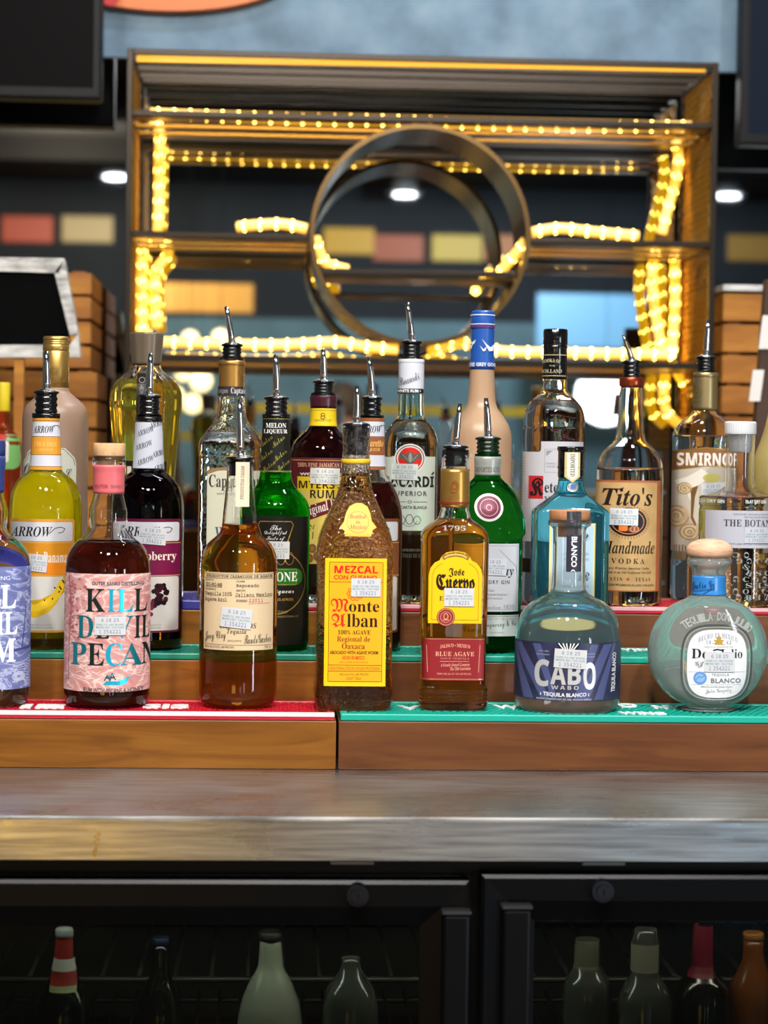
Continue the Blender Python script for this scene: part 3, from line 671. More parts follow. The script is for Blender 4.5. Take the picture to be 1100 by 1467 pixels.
# ---------------------------------------------------------------- crates, boards beside the unit
PINE = ramp_mat('crate_pine', [(.25, '#7a4510'), (.5, '#a1631a'), (.75, '#bd8028')], scale=(1.5, 9, 9), noise=5, detail=5, rough=.6)
DW = ramp_mat('weathered_white', [(.35, '#8d8a86'), (.55, '#c9c6c0'), (.7, '#e0ddd8')], scale=(2, 2, 6), noise=14, detail=6, rough=.7)
def crate(x0, x1, z0, z1, y0, y1, lab, nsl=4, rot=0):
    r = empty('wooden_crate', ((x0 + x1) / 2, (y0 + y1) / 2, z0)); tag(r, lab, 'crate', 'wooden crates beside the metal shelf'); h = (z1 - z0) / nsl
    for i in range(nsl):
        za, zb_ = z0 + i * h + .003, z0 + (i + 1) * h - .003
        for ya in (y0, y1 - .008): boxo('slat', x0, x1, ya, ya + .008, za, zb_, PINE, r)
        for xa_ in (x0, x1 - .008): boxo('side_slat', xa_, xa_ + .008, y0 + .009, y1 - .009, za, zb_, PINE, r)
    for xq in (x0 + .009, x1 - .029):
        for yq in (y0 + .009, y1 - .029): boxo('corner_post', xq, xq + .02, yq, yq + .02, z0, z1, PINE, r)
    if rot: r.rotation_euler.z = rot
    return r
q = 3.205
zc = [.0005, at(100, 700, q).z, at(100, 530, q).z, at(100, 388, q).z]
crate(at(-60, 600, q).x, at(150, 600, q).x, zc[0], zc[1], q, q + .21, 'bottom wooden slat crate of the left stack behind the bottles')
crate(at(-60, 600, q).x, at(138, 600, q).x, zc[1] + .001, zc[2], q, q + .21, 'middle wooden slat crate of the left stack behind the tan bottle')
crate(at(-40, 450, q).x, at(130, 450, q).x, zc[2] + .001, zc[3], q, q + .21, 'top wooden slat crate of the left stack behind the framed board')
zc = [.0005, at(1060, 640, q).z, at(1060, 418, q).z]
crate(at(1036, 600, q).x, at(1210, 600, q).x, zc[0], zc[1], q, q + .21, 'lower wooden slat crate of the right stack behind the clear bottles')
cr = crate(at(1036, 450, q).x, at(1210, 450, q).x, zc[1] + .001, zc[2], q, q + .21, 'upper wooden slat crate of the right stack under a white board', 5)
tag(boxo('white_board', at(1034, 415, q).x, at(1215, 415, q).x, q - .01, q + .215, zc[2] + .001, zc[2] + .010, DW), 'weathered white board lying on the upper right crate', 'board')
# framed blackboard
YB = 2.9; fb = empty('framed_blackboard', at(20, 500, YB)); tag(fb, 'slanted blackboard in a chipped white frame at the left edge', 'blackboard')
def P(px, py, Y=YB): p = at(px, py, Y); return (p.x, p.z)
def rail(pts, y0=YB, y1=YB + .022, m=DW, name='frame_rail'):
    bm = bmesh.new(); prism(bm, [P(*p) for p in pts], y0, y1); mobj(name, bm, m, fb)
rail([(-120, 366), (92, 370), (84, 391), (-120, 385)]); rail([(78, 391), (92, 371), (112, 478), (100, 480)]); rail([(-120, 494), (100, 494), (112, 478), (115, 512), (-120, 512)]); rail([(-134, 366), (-120.5, 366), (-120.5, 512), (-134, 512)])
rail([(-120, 385.5), (78, 391.5), (99, 480.5), (99, 493.5), (-120, 493.5)], YB + .006, YB + .016, pr('board_black', '#050505', .8, spec=.05), 'board_panel')
boxo('prop_leg', at(20, 500, YB).x, at(34, 500, YB).x, YB + .004, YB + .018, .0005, at(20, 512.5, YB).z, PINE, fb)
boxo('prop_leg', at(80, 500, YB).x, at(94, 500, YB).x, YB + .004, YB + .018, .0005, at(20, 513.5, YB).z, PINE, fb)
# dark slanted post with white tags on the right
dp = empty('dark_plank', at(1075, 640, 2.88)); tag(dp, 'dark leaning plank with white patches at the right edge', 'plank'); YB2 = 2.88
def P2(px, py): p = at(px, py, YB2); return (p.x, p.z)
bm = bmesh.new(); prism(bm, [P2(1098, 400), P2(1140, 400), P2(1110, 900), P2(1060, 900)], YB2, YB2 + .02); mobj('plank_body', bm, ramp_mat('dark_plank_wood', [(.3, '#2a1a12'), (.7, '#4a3020')], noise=6, rough=.6), dp)
for a, b, c_, d_ in ((1086, 1102, 452, 500), (1072, 1088, 530, 575)):
    bm = bmesh.new(); prism(bm, [P2(a + 6, c_), P2(b + 6, c_), P2(b, d_), P2(a, d_)], YB2 - .003, YB2 - .0002); mobj('white_patch', bm, pr('white_patch', '#d8d3cc', .6), dp)

# ---------------------------------------------------------------- room on the customers' side, seen in the mirror
def vir(px, py, Yv): p = at(px, py, Yv); return Vector((p.x, 2 * YM - p.y, p.z))
Yw = 2 * YM - YF
plc = ['#b5482c', '#b8a070', '#c79a2e', '#a0502c', '#c8a93a', '#b06a2a', '#8d8a60', '#a8803a']
for i, px in enumerate((2, 39, 125, 500, 571, 655, 730, 985, 1078)):
    if i == 0: continue
    p = vir(px, 328 if px < 200 else 345 if px < 560 else 355, Yw - .02)
    r = empty('licence_plate', p); tag(r, 'metal licence plate on the far dark wall, plate %s from the left in the mirror' % ('first', 'second', 'third', 'fourth', 'fifth', 'sixth', 'seventh', 'eighth')[i - 1], 'licence plate', 'licence plates in a row')
    w2, h2 = .155, .08; boxo('plate', p.x - w2, p.x + w2, YF + .002, YF + .012, p.z - h2, p.z + h2, pr('plate' + str(i), plc[i - 1], .5), r, bev=.004)
for i, (px, py, lb) in enumerate(((165, 254, 'left'), (580, 279, 'middle'), (1043, 281, 'right'))):
    p = at(px, py, 12.5)
    r = empty('ceiling_light', (p.x, 2 * YM - p.y, ZC)); tag(r, 'round recessed ceiling light, ' + lb + ' one of the three in the mirror', 'ceiling light', 'recessed lights in the black ceiling')
    bm = bmesh.new(); bmesh.ops.create_cone(bm, cap_ends=True, segments=32, radius1=.065, radius2=.065, depth=.006, matrix=Matrix.Translation((p.x, 2 * YM - p.y, p.z))); mobj('diffuser', bm, pr('can_light', '#ffffff', .5, emit='#eef4ff', es=26), r)
    bm = bmesh.new(); bmesh.ops.create_cone(bm, cap_ends=True, segments=32, radius1=.11, radius2=.11, depth=.003, matrix=Matrix.Translation((p.x, 2 * YM - p.y, p.z + .006))); tube(bm, [(p.x, 2 * YM - p.y, p.z + .006), (p.x, 2 * YM - p.y, ZC)], .07, 20); mobj('trim_ring', bm, pr('can_trim', '#888888', .5), r)
# ceiling beams
for i, (yy) in enumerate((-1.0, -2.6, -4.4)):
    bm = bmesh.new(); box(bm, XL, XR, yy, yy + .14, ZC - .12, ZC); tag(struct('trim_%d' % (i + 1), bm, pr('beam', '#0a0909', .8, spec=.1)), 'dark ceiling beam across the room')
# lit sign board, teal panels, screens, round lamp, yellow rails
def vbox(name, x0, y0, x1, y1, Yv, mat, lab, cat, th=.03, par=None):
    a, b = vir(x0, y0, Yv), vir(x1, y1, Yv); o = boxo(name, min(a.x, b.x), max(a.x, b.x), a.y - th, a.y, min(a.z, b.z), max(a.z, b.z), mat)
    if cat: tag(o, lab, cat)
    return o
TEAL = ramp_mat('teal_panel', [(.3, '#45626c'), (.7, '#5c7c88')], noise=3, rough=.6)
vbox('wall_panel', -200, 446, 1300, 760, Yw - .04, TEAL, 'teal painted lower panel of the far wall seen in the mirror', 'wall panel', th=.02)
vbox('wood_sign', 232, 405, 362, 448, Yw - 1.5, pr('wood_sign_lit', '#d39a45', .5), 'wooden sign board with yellow light in its colour, reflected left of the ring', 'sign')  # yellow light on the board is put into its colour
vbox('wide_screen', 770, 420, 945, 500, Yw - 1.0, pr('screen_glow', '#6f9fc0', .4, emit='#5f90b8', es=.55), 'pale blue glowing screen reflected right of the ring', 'screen')
YR = ramp_mat('yellow_rail', [(.3, '#c7a81a'), (.7, '#e3c62a')], noise=8, rough=.4)
vbox('yellow_rail', 232, 576, 985, 600, 9.2, YR, 'upper yellow rail crossing the room in the mirror', 'rail')
vbox('yellow_rail', 232, 618, 500, 634, 9.6, YR, 'lower yellow rail crossing the room in the mirror', 'rail')
def globe(px, py, Yv, rad, es, lab, col='#f2fbff'):
    p = vir(px, py, Yv); r = empty('globe_lamp', p); tag(r, lab, 'lamp', 'glowing lamps of the room in the mirror')
    bm = bmesh.new(); bmesh.ops.create_icosphere(bm, subdivisions=3, radius=rad, matrix=Matrix.Translation(p)); mobj('globe', bm, pr('globe%s%.1f' % (col, es), '#ffffff', .4, emit=col, es=es), r, True)
    bm = bmesh.new(); tube(bm, [p + Vector((0, 0, rad * .9)), Vector((p.x, p.y, ZC))], .0015, 5); mobj('cord', bm, BLK2, r)
globe(868, 566, 9, .13, 14, 'large round white glowing lamp reflected left of the pale label bottle')
for i, (px, py, rr_, lb) in enumerate(((272, 486, .035, 'first'), (316, 484, .035, 'second'), (262, 535, .03, 'third'), (288, 545, .045, 'fourth'), (252, 565, .03, 'fifth'), (276, 578, .04, 'sixth'))):  # glowing balls added for warm reflected spots of ropes and bottles
    globe(px, py, 8.6 + .07 * i, rr_, 7, 'small warm glowing ball for a reflected spot near the gold bottle, %s from the top' % lb, '#ffdf9a')

# high table with glasses and a seated guest
vt = empty('high_table', (0, 2 * YM - 8.2, zfl)); tag(vt, 'long tan wooden high table behind the photographer, seen blurred in the mirror', 'table'); yt = 2 * YM - 8.2
boxo('table_top', -1.6, 1.6, yt - .5, yt, .12, .16, ramp_mat('tan_wood', [(.3, '#a98a62'), (.7, '#cbb28a')], scale=(1, 8, 8), noise=4, rough=.5), vt, bev=.004)
for x in (-1.5, 1.42):
    for y in (yt - .46, yt - .12): boxo('leg', x, x + .08, y, y + .08, zfl, .12, BLK2, vt)
for i in range(12):
    x = -1.35 + i * .245; y = yt - .18 - .12 * (i % 2); g = empty('paper_cup', (x, y, .16)); tag(g, 'pale paper cup on the high table, %s from the left in the mirror' % ('first', 'second', 'third', 'fourth', 'fifth', 'sixth', 'seventh', 'eighth', 'ninth', 'tenth', 'eleventh', 'twelfth')[i], 'cup', 'paper cups on the high table')
    bm = bmesh.new(); lathe(bm, x, y, [(.29, .042, .042, 2), (.287, .044, .044, 2), (.284, .041, .041, 2), (.1603, .03, .03, 2)], 20); mobj('cup_body', bm, ramp_mat('cup%d' % (i % 3), [(.3, ('#c9c2b4', '#d8b070', '#a8b4bc')[i % 3]), (.7, ('#e0dace', '#e8c890', '#c4ccd2')[i % 3])], noise=20, rough=.5), g)
pv = vir(489, 606, 8.98); SK = {}
me = bpy.data.meshes.new('guest_body'); hz = pv.z
V = [(0, 0, hz - .72), (0, 0, hz - .5), (0, .01, hz - .26), (0, .01, hz - .17), (0, 0, hz - .03), (0, 0, hz + .05), (-.17, 0, hz - .24), (-.24, .05, hz - .5), (-.14, .26, hz - .50), (.17, 0, hz - .24), (.24, .05, hz - .5), (.14, .26, hz - .50), (-.1, .02, hz - .78), (-.12, .4, hz - .78), (-.12, .4, zfl + .06), (.1, .02, hz - .78), (.12, .4, hz - .78), (.12, .4, zfl + .06)]
Ed = [(0, 1), (1, 2), (2, 3), (3, 4), (4, 5), (2, 6), (6, 7), (7, 8), (2, 9), (9, 10), (10, 11), (0, 12), (12, 13), (13, 14), (0, 15), (15, 16), (16, 17)]
me.from_pydata([(pv.x + x, pv.y + y, z) for x, y, z in V], Ed, []); gp = bpy.data.objects.new('person', me); COL.objects.link(gp)
tag(gp, 'seated guest in a dark shirt, blurred in the mirror between two bottle necks', 'person')
sm = gp.modifiers.new('skin', 'SKIN'); R_ = [.16, .15, .11, .05, .09, .085, .06, .045, .03, .06, .045, .03, .09, .07, .045, .09, .07, .045]
for v, r in zip(me.skin_vertices[0].data, R_): v.radius = (r, r)
me.skin_vertices[0].data[0].use_root = True; gp.modifiers.new('smooth', 'SUBSURF').levels = 1
sk = ramp_mat('skin_and_shirt', [(.0, '#c08a70'), (1, '#c08a70')]); me.materials.append(pr('guest_skin', '#c08872', .5))
bm = bmesh.new(); bmesh.ops.create_icosphere(bm, subdivisions=3, radius=.105, matrix=Matrix.Translation((pv.x, pv.y - .02, hz + .075))); hr = mobj('hair', bm, pr('hair', '#5a4a3a', .7), None, True); hr.parent = gp

st_ = empty('bar_stool', (pv.x, pv.y, zfl)); tag(st_, 'dark bar stool under the seated guest', 'stool')
bm = bmesh.new(); lathe(bm, pv.x, pv.y, [(hz - .885, .16, .16, 2), (hz - .90, .17, .17, 2), (hz - .93, .17, .17, 2)], 28); mobj('seat', bm, BLK2, st_)
for sx, sy in ((-1, -1), (1, -1), (-1, 1), (1, 1)):
    bm = bmesh.new(); tube(bm, [(pv.x + .1 * sx, pv.y + .1 * sy, hz - .93), (pv.x + .17 * sx, pv.y + .17 * sy, zfl)], .012, 8); mobj('leg', bm, BLK2, st_)
# ---------------------------------------------------------------- the bottles
R1, R2, R3 = YS + .056, Y2 + .056, Y3 + .052
AMBER = liquid('amber_liquid', (.90, .56, .13), .05, (.7, .3, .03)); GOLD = liquid('gold_liquid', (.93, .72, .25), .08, (.8, .55, .12))
REDBR = liquid('red_brown_liquid', (.42, .10, .05), .2, (.13, .02, .01)); DARK = liquid('near_black_liquid', (.02, .002, .004), .6, (.002, .0004, .0008))
WATER = liquid('clear_liquid', (.96, .985, .98)); OLIVE = liquid('yellow_liquid', (.93, .84, .03), .25, (.95, .80, .01))
BRN = liquid('dark_brown_liquid', (.26, .05, .03), .4, (.045, .008, .006))
CORK = ramp_mat('cork', [(.3, '#b98d62'), (.6, '#d2a87d')], noise=120, rough=.75); PEACH = ramp_mat('pale_wood', [(.3, '#c08f70'), (.6, '#dcae8f')], scale=(3, 3, 30), noise=30, rough=.55)
def wavy(name, a, b, c, sc_=26):
    return ramp_mat(name, [(.30, a), (.44, b), (.5, c), (.53, b), (.72, a)], scale=(1, 1, 2.4), noise=sc_, detail=3, dist=2.2, rough=.5, coords='Object')
PINKP = wavy('pink_wave_paper', '#c27f7c', '#d09a94', '#ead2cc'); BLUEP = wavy('blue_wave_paper', '#5d659c', '#7079ac', '#b7bddc')

def embmat():
    m, nt, out = nodes('emboss_relief'); t = nt.nodes.new('ShaderNodeBsdfTransparent'); p = nt.nodes.new('ShaderNodeBsdfPrincipled'); p.inputs['Base Color'].default_value = (.75, .8, .78, 1); p.inputs['Roughness'].default_value = .2
    mx = nt.nodes.new('ShaderNodeMixShader'); mx.inputs[0].default_value = .36; nt.links.new(t.outputs[0], mx.inputs[1]); nt.links.new(p.outputs[0], mx.inputs[2]); nt.links.new(mx.outputs[0], out.inputs[0]); return m
EM = embmat()
RUMP = [(709, 22), (722, 25), (735, 27.8), (748, 27.4), (757, 26), (764, 29), (771, 36), (779, 46), (788, 53.5), (800, 58.5), (815, 60.8), (840, 61.5), (990, 61.5), (1003, 60.5), (1010, 58), (1014.5, 53), (1016, 46)]
NECKG = glass('rippled_glass', bump=(26, .55, (1, 1, .35)))
# 1 blue label rum at the left edge
b = Bottle('rum_bottle', 'rum bottle with blue label, cut off at the left edge on the red mat', 'bottle', -19, R1, Z[1], [(654, 23.4), (668, 23.6), (676, 22.4)] + RUMP, NECKG, 'bottles on the lowest step', fill=776, liq=WATER)
b.collar('cap', [(630, 23), (634, 23.6), (652, 23.6), (653, 22)], pr('blue_cap', '#27366e', .5)); b.wrap('neck_wrap', 653, 707, pr('blue_wrap', '#2d3d78', .45), lab='dark blue paper neck wrap')
L = Lab(b); L.rect(-110, 812, 46, 990, BLUEP, lay=0); L.text('DISTILLING', -32, 12, 825, 831, '#e3e8f6')
for t, y0, y1, x0, x1 in (('KILL', 838, 872, -56, 20), ('DEVIL', 877, 911, -60, 22), ('RUM', 916, 951, -58, 20)): L.text(t, x0, x1, y0, y1, '#e6ebf8', 'sb', bold=.012)
for i in range(9): L.line([(10 + i * 3 - 8 * (i % 2), 948 + i * 4), (22 + i, 953 + i * 3), (34, 949 + i * 4.4), (43, 955 + i * 3.6)], .8, '#c4cbe6', lay=1)
for k in range(5): L.ring(24, 972, 8 - 1.3 * k, 6.5 - k, .8, '#c4cbe6', lay=1)
L.line([(20, 918), (42, 905)], 1, '#434a82', lay=1).line([(28, 930), (33, 868)], 1.2, '#434a82', lay=1).line([(22, 900), (40, 890)], .8, '#434a82', lay=1).line([(10, 935), (40, 930), (44, 922)], 4, '#434a82', lay=1)
L.build('blue printed paper label')
# 2 pink label rum
b = Bottle('rum_bottle', 'dark rum bottle with pink wave label and cork stopper on the red mat', 'bottle', 152.5, R1, Z[1], [(654, 23.4), (668, 23.6), (676, 22.2)] + RUMP, NECKG, 'bottles on the lowest step', fill=779, liq=REDBR)
b.collar('cork_stopper', [(634.5, 21.8), (636, 23), (652, 23), (653.6, 22), (653.8, 15), (672, 14.6)], CORK, 'light cork stopper top'); b.wrap('neck_wrap', 666, 708, pr('coral_wrap', '#d2646a', .4), lab='coral pink paper neck wrap')
L = Lab(b, 'neck_print', base=.0009); L.text('OUTER', 136, 155, 694, 698.5, '#7a2f35', lay=1); L.text('BANKS', 159, 173, 694, 698.5, '#8a5a52', lay=1); L.build()
L = Lab(b); L.rect(85, 822, 219, 992, PINKP, lay=0)
for i in range(70):
    x = 97 + abs(random.gauss(0, 9)); y = random.uniform(828, 918); L.ell(x, y, random.uniform(1.2, 3.2), random.uniform(1, 2.4), random.choice(('#b5676b', '#c47c7c', '#a85a60')), lay=1, n=7)
L.line([(96, 825), (100, 870), (97, 925)], 1.6, '#a85a60', lay=1); L.line([(97, 925), (97, 975), (90, 978)], 1.2, '#8a6a80', lay=1)
for i in range(16):
    x = random.uniform(95, 190); y = random.uniform(945, 984); L.line([(x, y), (x + 8, y - 3), (x + 15, y + 1), (x + 22, y - 2)], .7, '#f0dcd8', lay=1)
L.text('OUTER BANKS DISTILLING', 131, 203, 833, 838.4, '#2f4a4c', bold=.02)
CY, TL, BK = pr('cyan_foil', '#19b8d8', .3, metal=.5), pr('teal_foil', '#137a86', .35, metal=.4), ink('#12221f')
for t, x0, x1, y0, y1, m in (('K', 122, 150.5, 843.5, 876.5, BK), ('I', 153.5, 164, 843.5, 876.5, CY), ('L', 167, 189, 843.5, 876.5, CY), ('L', 190.5, 208, 843.5, 876.5, BK), ('D', 109.5, 134, 882.5, 915, TL), ('E', 137, 157, 882.5, 915, BK), ('V', 158, 190, 882.5, 915, TL), ('I', 191, 199.5, 882.5, 915, BK), ('L', 200.5, 214, 882.5, 915, BK),
      ('P', 100.5, 124, 922, 954, TL), ('E', 125.5, 149.5, 922, 954, BK), ('C', 151.5, 175, 921.5, 955, CY), ('A', 172.5, 203, 922, 954, TL), ('N', 201, 222, 922, 954, BK)): L.text(t, x0, x1, y0, y1, m, 'sb')
L.poly([(148, 982), (153, 976), (168, 977), (179, 973), (187, 968), (180, 981), (172, 982.5)], CY); L.line([(150, 976), (154, 968), (158, 976), (161, 965), (166, 975)], 1.6, '#23404a'); L.line([(152, 972), (165, 971)], 2, '#23404a'); L.line([(155, 969), (163, 967)], 2, CY, lay=3)
L.text('RUM WITH PECANS & HONEY', 120, 204, 987, 993.5, '#3a4444', bold=.02, arc=-1.5); L.build('pink label with teal and black lettering'); sticker(b, 157.5, 896.5, 43, 27)
# 3 reposado tequila
b = Bottle('tequila_bottle', 'amber tequila bottle with plain cream typewritten label on the red mat', 'bottle', 340, R1, Z[1], [(662, 18.6), (672, 19), (690, 19.6), (715, 21.8), (740, 24.2), (756, 25.5), (763, 27.5), (770, 34), (779, 44), (790, 51), (803, 54.5), (820, 55.2), (900, 55.6), (985, 56), (1000, 55), (1009, 52), (1014, 47), (1016, 42)], CLEAR, 'bottles on the lowest step', fill=753, liq=AMBER)
b.pourer(657, 20.5, 682, (343, 572), tube_r=5, inside=True)
L = Lab(b, 'neck_strip'); L.rect(337.5, 662, 357, 726, '#d6c7ad', lay=0); L.text('PRODUCTOS CASAM', 323, 371, 689, 694, '#6a5a45', 'mo', bold=.01, rot=-89, lay=1); L.build()
L = Lab(b); L.rect(292, 820.5, 391, 932, '#d5bd98', lay=0); L.line([(292, 822.5), (391, 822.5)], .6, '#6a5540'); L.line([(292, 829), (391, 829)], .6, '#6a5540'); L.line([(292, 924), (391, 925)], .6, '#6a5540')
Bk = '#4a3a2a'
L.text('PRODUCTOS CASAMIGOS DE AGAVE', 295, 389, 823.8, 827.8, Bk, 'mo', bold=.02)
for t, x0, x1, y0, y1 in (('PRODUCTO', 294, 306, 830.6, 832.6), ('CLASE', 338, 350, 831.6, 834), ('SO-RG-MM', 295, 318, 835.6, 841), ('Reposado', 338, 370, 836.4, 842.4), ('CATEGORIA', 294, 309, 843.8, 846), ('HECHO', 338, 351, 844.6, 847.2), ('Tequila 100%', 293.5, 332, 848, 855.4), ('Jalisco, Mexico', 337, 389, 849, 856.4), ('Agave Azul', 293.5, 325, 856.4, 863.6), ('NUMERO', 338, 354, 859, 862.4)): L.text(t, x0, x1, y0, y1, Bk, 'mo', bold=.012)
L.text('22011', 356, 376, 857.5, 863, '#b8453a', 'mo', bold=.01); L.line([(355, 865), (386, 864.5)], .5, '#b8453a'); L.line([(294, 841.8), (318, 841.8)], .5, Bk)
L.text('CASAMIGOS', 315, 367, 893, 900.5, '#3c2f22', 'si'); L.text('Tequila', 325.5, 353, 901, 910, '#3c2f22', 'si', sp=1.15)
L.text('Joey Clay', 293.5, 324, 905, 921, '#2c231b', 'sc', rot=-6); L.text('RandoGarber', 350, 388, 909, 922, '#2c231b', 'sc', rot=-3); L.text('EXCLUSIVO', 327, 346, 917, 919.6, Bk); L.text('40% ALC/VOL (80 PROOF)', 294, 336, 926, 930, Bk); L.text('750 ml', 379, 388, 926, 930, Bk)
L.build('cream paper label with typewriter print'); sticker(b, 338.5, 885.5, 43, 28.5, 6)
# 4 mezcal
HAM = glass('hammered_glass', (1, 1, 1), bump=(230, 1.0)); HAMD = HAM
b = Bottle('mezcal_bottle', 'square hammered mezcal bottle with yellow label across the gap between mats', 'bottle', 505, R1, Z[1], [(612.5, 18.4), (615, 19.4), (640, 19.2), (656, 19.8), (664, 20), (682, 20.6, 2.2), (695, 22.6, 2.4), (708, 26.6, 2.7), (722, 32.4, 3.2), (738, 39.5, 3.8), (753, 46, 4.4), (768, 51, 5), (785, 53.6, 6), (800, 54.2, 6.5), (830, 53.5, 6.5), (975, 54.2, 6.5), (986, 56, 6.5), (1003, 55.4, 6), (1010, 52.6, 5.5), (1014, 48, 5)], HAM, 'bottles on the lowest step', fill=682, liq=liquid('mezcal_liquid', (.93, .76, .48), .0, (.42, .26, .1)), wall=1.8)
b.pourer(609, 19.5, 652, (511.5, 553), tube_r=4.6, inside=True); b.collar('neck_ring', [(657.5, 20), (658.5, 21.2), (663.5, 21.2), (664.5, 20)], pr('yellow_ring', '#d9b02a', .3), 'yellow ring round the neck')
L = Lab(b, 'badge'); bad = [(-26, 12), (-20, 4), (-17, -8), (-12, -18), (-3, -23), (6, -23), (14, -18), (18, -8), (20, 3), (27, 11), (21, 15), (19, 24), (-18, 24), (-19, 16)]
L.poly([(512.5 + x, 744 + y) for x, y in bad], '#e9a51c', lay=0); L.ring(512.5, 748, 15.5, 15, .7, '#b2581c', lay=1)
for t, y, w_ in (('Bottled', 740, 12), ('in', 747.5, 3), ('Mexico', 754.5, 12)): L.text(t, 512.5 - w_, 512.5 + w_, y - 3, y + 3, '#c5381c', 'si')
L.build('small yellow bell shaped badge', flat=True)
L = Lab(b); L.rect(465, 800, 553, 983, '#f0c414', lay=0); L.rect(472, 806, 546.5, 976, '#eeaa1e', lay=1); L.frame(471, 805.5, 547.5, 976.5, .9, '#8a4a10', lay=2); L.line([(471, 834), (547.5, 834)], .9, '#8a4a10'); L.line([(471, 953), (547.5, 953)], .9, '#8a4a10'); L.line([(471, 961.5), (547.5, 961.5)], .9, '#8a4a10')
RD, BW = '#d8241c', '#2a120c'
L.text('MEZCAL', 478, 540, 810.5, 821.5, RD, 'nb', bold=.01); L.text('CON GUSANO', 477, 539, 824, 830.6, '#c8301c', bold=.03)
for k in range(10): L.ring(508 + 9.5 * cos(k * .628), 850.5 + 8.5 * sin(k * .628), 2.2, 2.2, 1, '#d0401c', n=8)
for t, x0, x1, y0, y1, m, st in (('M', 473.5, 499, 857.5, 877, RD, 'fr'), ('onte', 499.5, 543, 861.5, 876.5, BW, 'sb'), ('A', 475, 495, 879, 899, RD, 'fr'), ('lban', 497, 541, 879.5, 898.5, BW, 'sb'), ('100% AGAVE', 484, 531, 902.5, 909, BW, 'sb'), ('Regional de', 483, 530.5, 911.5, 921.5, '#8a3414', 'sb'), ('Oaxaca', 490, 523, 921.5, 930, '#8a3414', 'sb')): L.text(t, x0, x1, y0, y1, m, st)
L.text('ABOCADO WITH AGAVE WORM', 473, 542, 932.4, 937.4, '#3a1a0c', bold=.025); L.text('HECHO EN MEXICO', 491, 523, 939.6, 945, RD, bold=.02); L.text('100% AGAVE ANGUSTIFOLIA', 487, 528, 947.6, 950, '#b05a1c'); L.text('DENOMINACION DE ORIGEN PROTEGIDA', 473, 545, 955.4, 959.6, '#a8561a'); L.text('40% ALC/VOL (80 PROOF)', 487, 529, 964.6, 968.6, '#7a4414'); L.text('CONT. 750ml', 497, 518, 970, 974, '#7a4414')
L.build('yellow and orange label with red and black lettering', flat=True); sticker(b, 524, 841.5, 42, 26)
# 5 gold tequila
b = Bottle('tequila_bottle', 'square gold tequila bottle with arched yellow label and red band on the green mat', 'bottle', 647, R1, Z[1], [(644, 18.6), (648, 19.4), (666, 19.6), (671, 20.2), (726, 20.6), (730, 19.4), (735, 21.5), (740, 22.5), (744, 25, 2.6, 1), (750, 34, 3.6, .95), (757, 42, 5, .9), (764, 46, 6, .88), (772, 47.4, 7, .86), (800, 47.2, 7, .86), (908, 46.2, 7, .86), (914, 45.4, 7, .86), (974, 45, 7, .86), (978, 45.4, 7, .86), (984, 48.6, 7, .86), (987, 48.4, 7, .86), (990, 47.4, 7, .86), (993, 48.6, 7, .86), (996, 47.6, 7, .86), (999, 48.8, 7, .86), (1002, 47.6, 7, .86), (1005, 48.6, 7, .86), (1009, 47.5, 7, .86), (1014, 43, 6, .86)], CLEAR, 'bottles on the lowest step', fill=744, liq=liquid('tequila_gold', (.92, .60, .14), .08, (.6, .28, .03)), sub=2)
b.pourer(641, 18.5, 668, (659, 578), tube_r=4.6, inside=True); b.wrap('neck_wrap', 671.5, 727, pr('gold_wrap', '#b98f45', .32, metal=.75), lab='gold foil neck wrap')
L = Lab(b, 'neck_print', base=.0009); L.ring(651, 697, 5, 8, 1, '#8a4a20'); L.ring(651, 696, 3, 4, 1.2, '#8a4a20'); L.line([(647, 705), (655, 705)], 1, '#8a4a20'); L.text('CUERVO', 644, 658, 708, 710.5, '#8a4a20'); L.text('TEQUILA', 643, 659, 712.5, 715, '#8a4a20'); L.rect(629, 719, 672, 722, '#7c2a22', lay=1); L.build()
L = Lab(b); L.poly([(614, 893), (614, 824), (616.5, 814), (622, 806.5), (629, 803), (632, 797), (639, 791.5), (652, 789.5), (665, 791.5), (672, 797), (675, 803), (682, 806.5), (688, 814), (690.5, 824), (690.5, 893)], '#f2bf12', lay=0)
ar = [(619, 888), (619, 825), (622, 816), (628, 810), (634, 807)]; L.line(ar, .8, '#a5761a'); L.line([(1304.5 - x, y) for x, y in ar], .8, '#a5761a'); L.line([(619, 888), (686, 888)], .8, '#a5761a')
sc_ = [(633, 800), (640, 796), (652, 794), (664, 796), (671, 800)]; L.line(sc_, 7, '#8d6c2c', lay=1); L.line([(636, 799), (643, 795.5), (652, 794.5), (661, 795.5), (668, 799)], 2.2, '#d9b566', lay=2)
L.text('Jose', 642, 665, 813.5, 827, '#20160c', 'fr', bold=.01); L.text('Cuervo', 624.5, 680, 822.5, 846, '#20160c', 'fr', bold=.028); L.text('ESPECIAL', 629.5, 676, 854, 860.6, '#3a2410', 'sb')
L.build('yellow arched label', flat=True)
L = Lab(b, 'embossed_lettering'); L.text('1795', 634, 667, 753, 760, EM, 'sb'); L.build()
L = Lab(b, 'seal', base=.0005); L.ell(638.5, 884, 13, 13, '#8e2a26', lay=0); L.ring(638.5, 884, 11.4, 11.4, .8, '#d99a84', lay=1); L.ring(638.5, 884, 7.6, 7.6, .7, '#d99a84', lay=1); L.ring(638.5, 883, 3, 4, 1.3, '#d99a84', lay=1); L.line([(634, 888), (643, 888)], 1.2, '#d99a84'); L.build('round dark red seal', flat=True); sticker(b, 657.5, 855.5, 42.5, 26)
L = Lab(b, 'lower_label'); L.rect(599, 914, 694, 975, '#8c2228', lay=0); L.line([(599, 915.6), (694, 915.6)], 1.6, foil('#d9a06a'), lay=1); L.line([(599, 973), (694, 973)], 1.6, foil('#d9a06a'), lay=1)
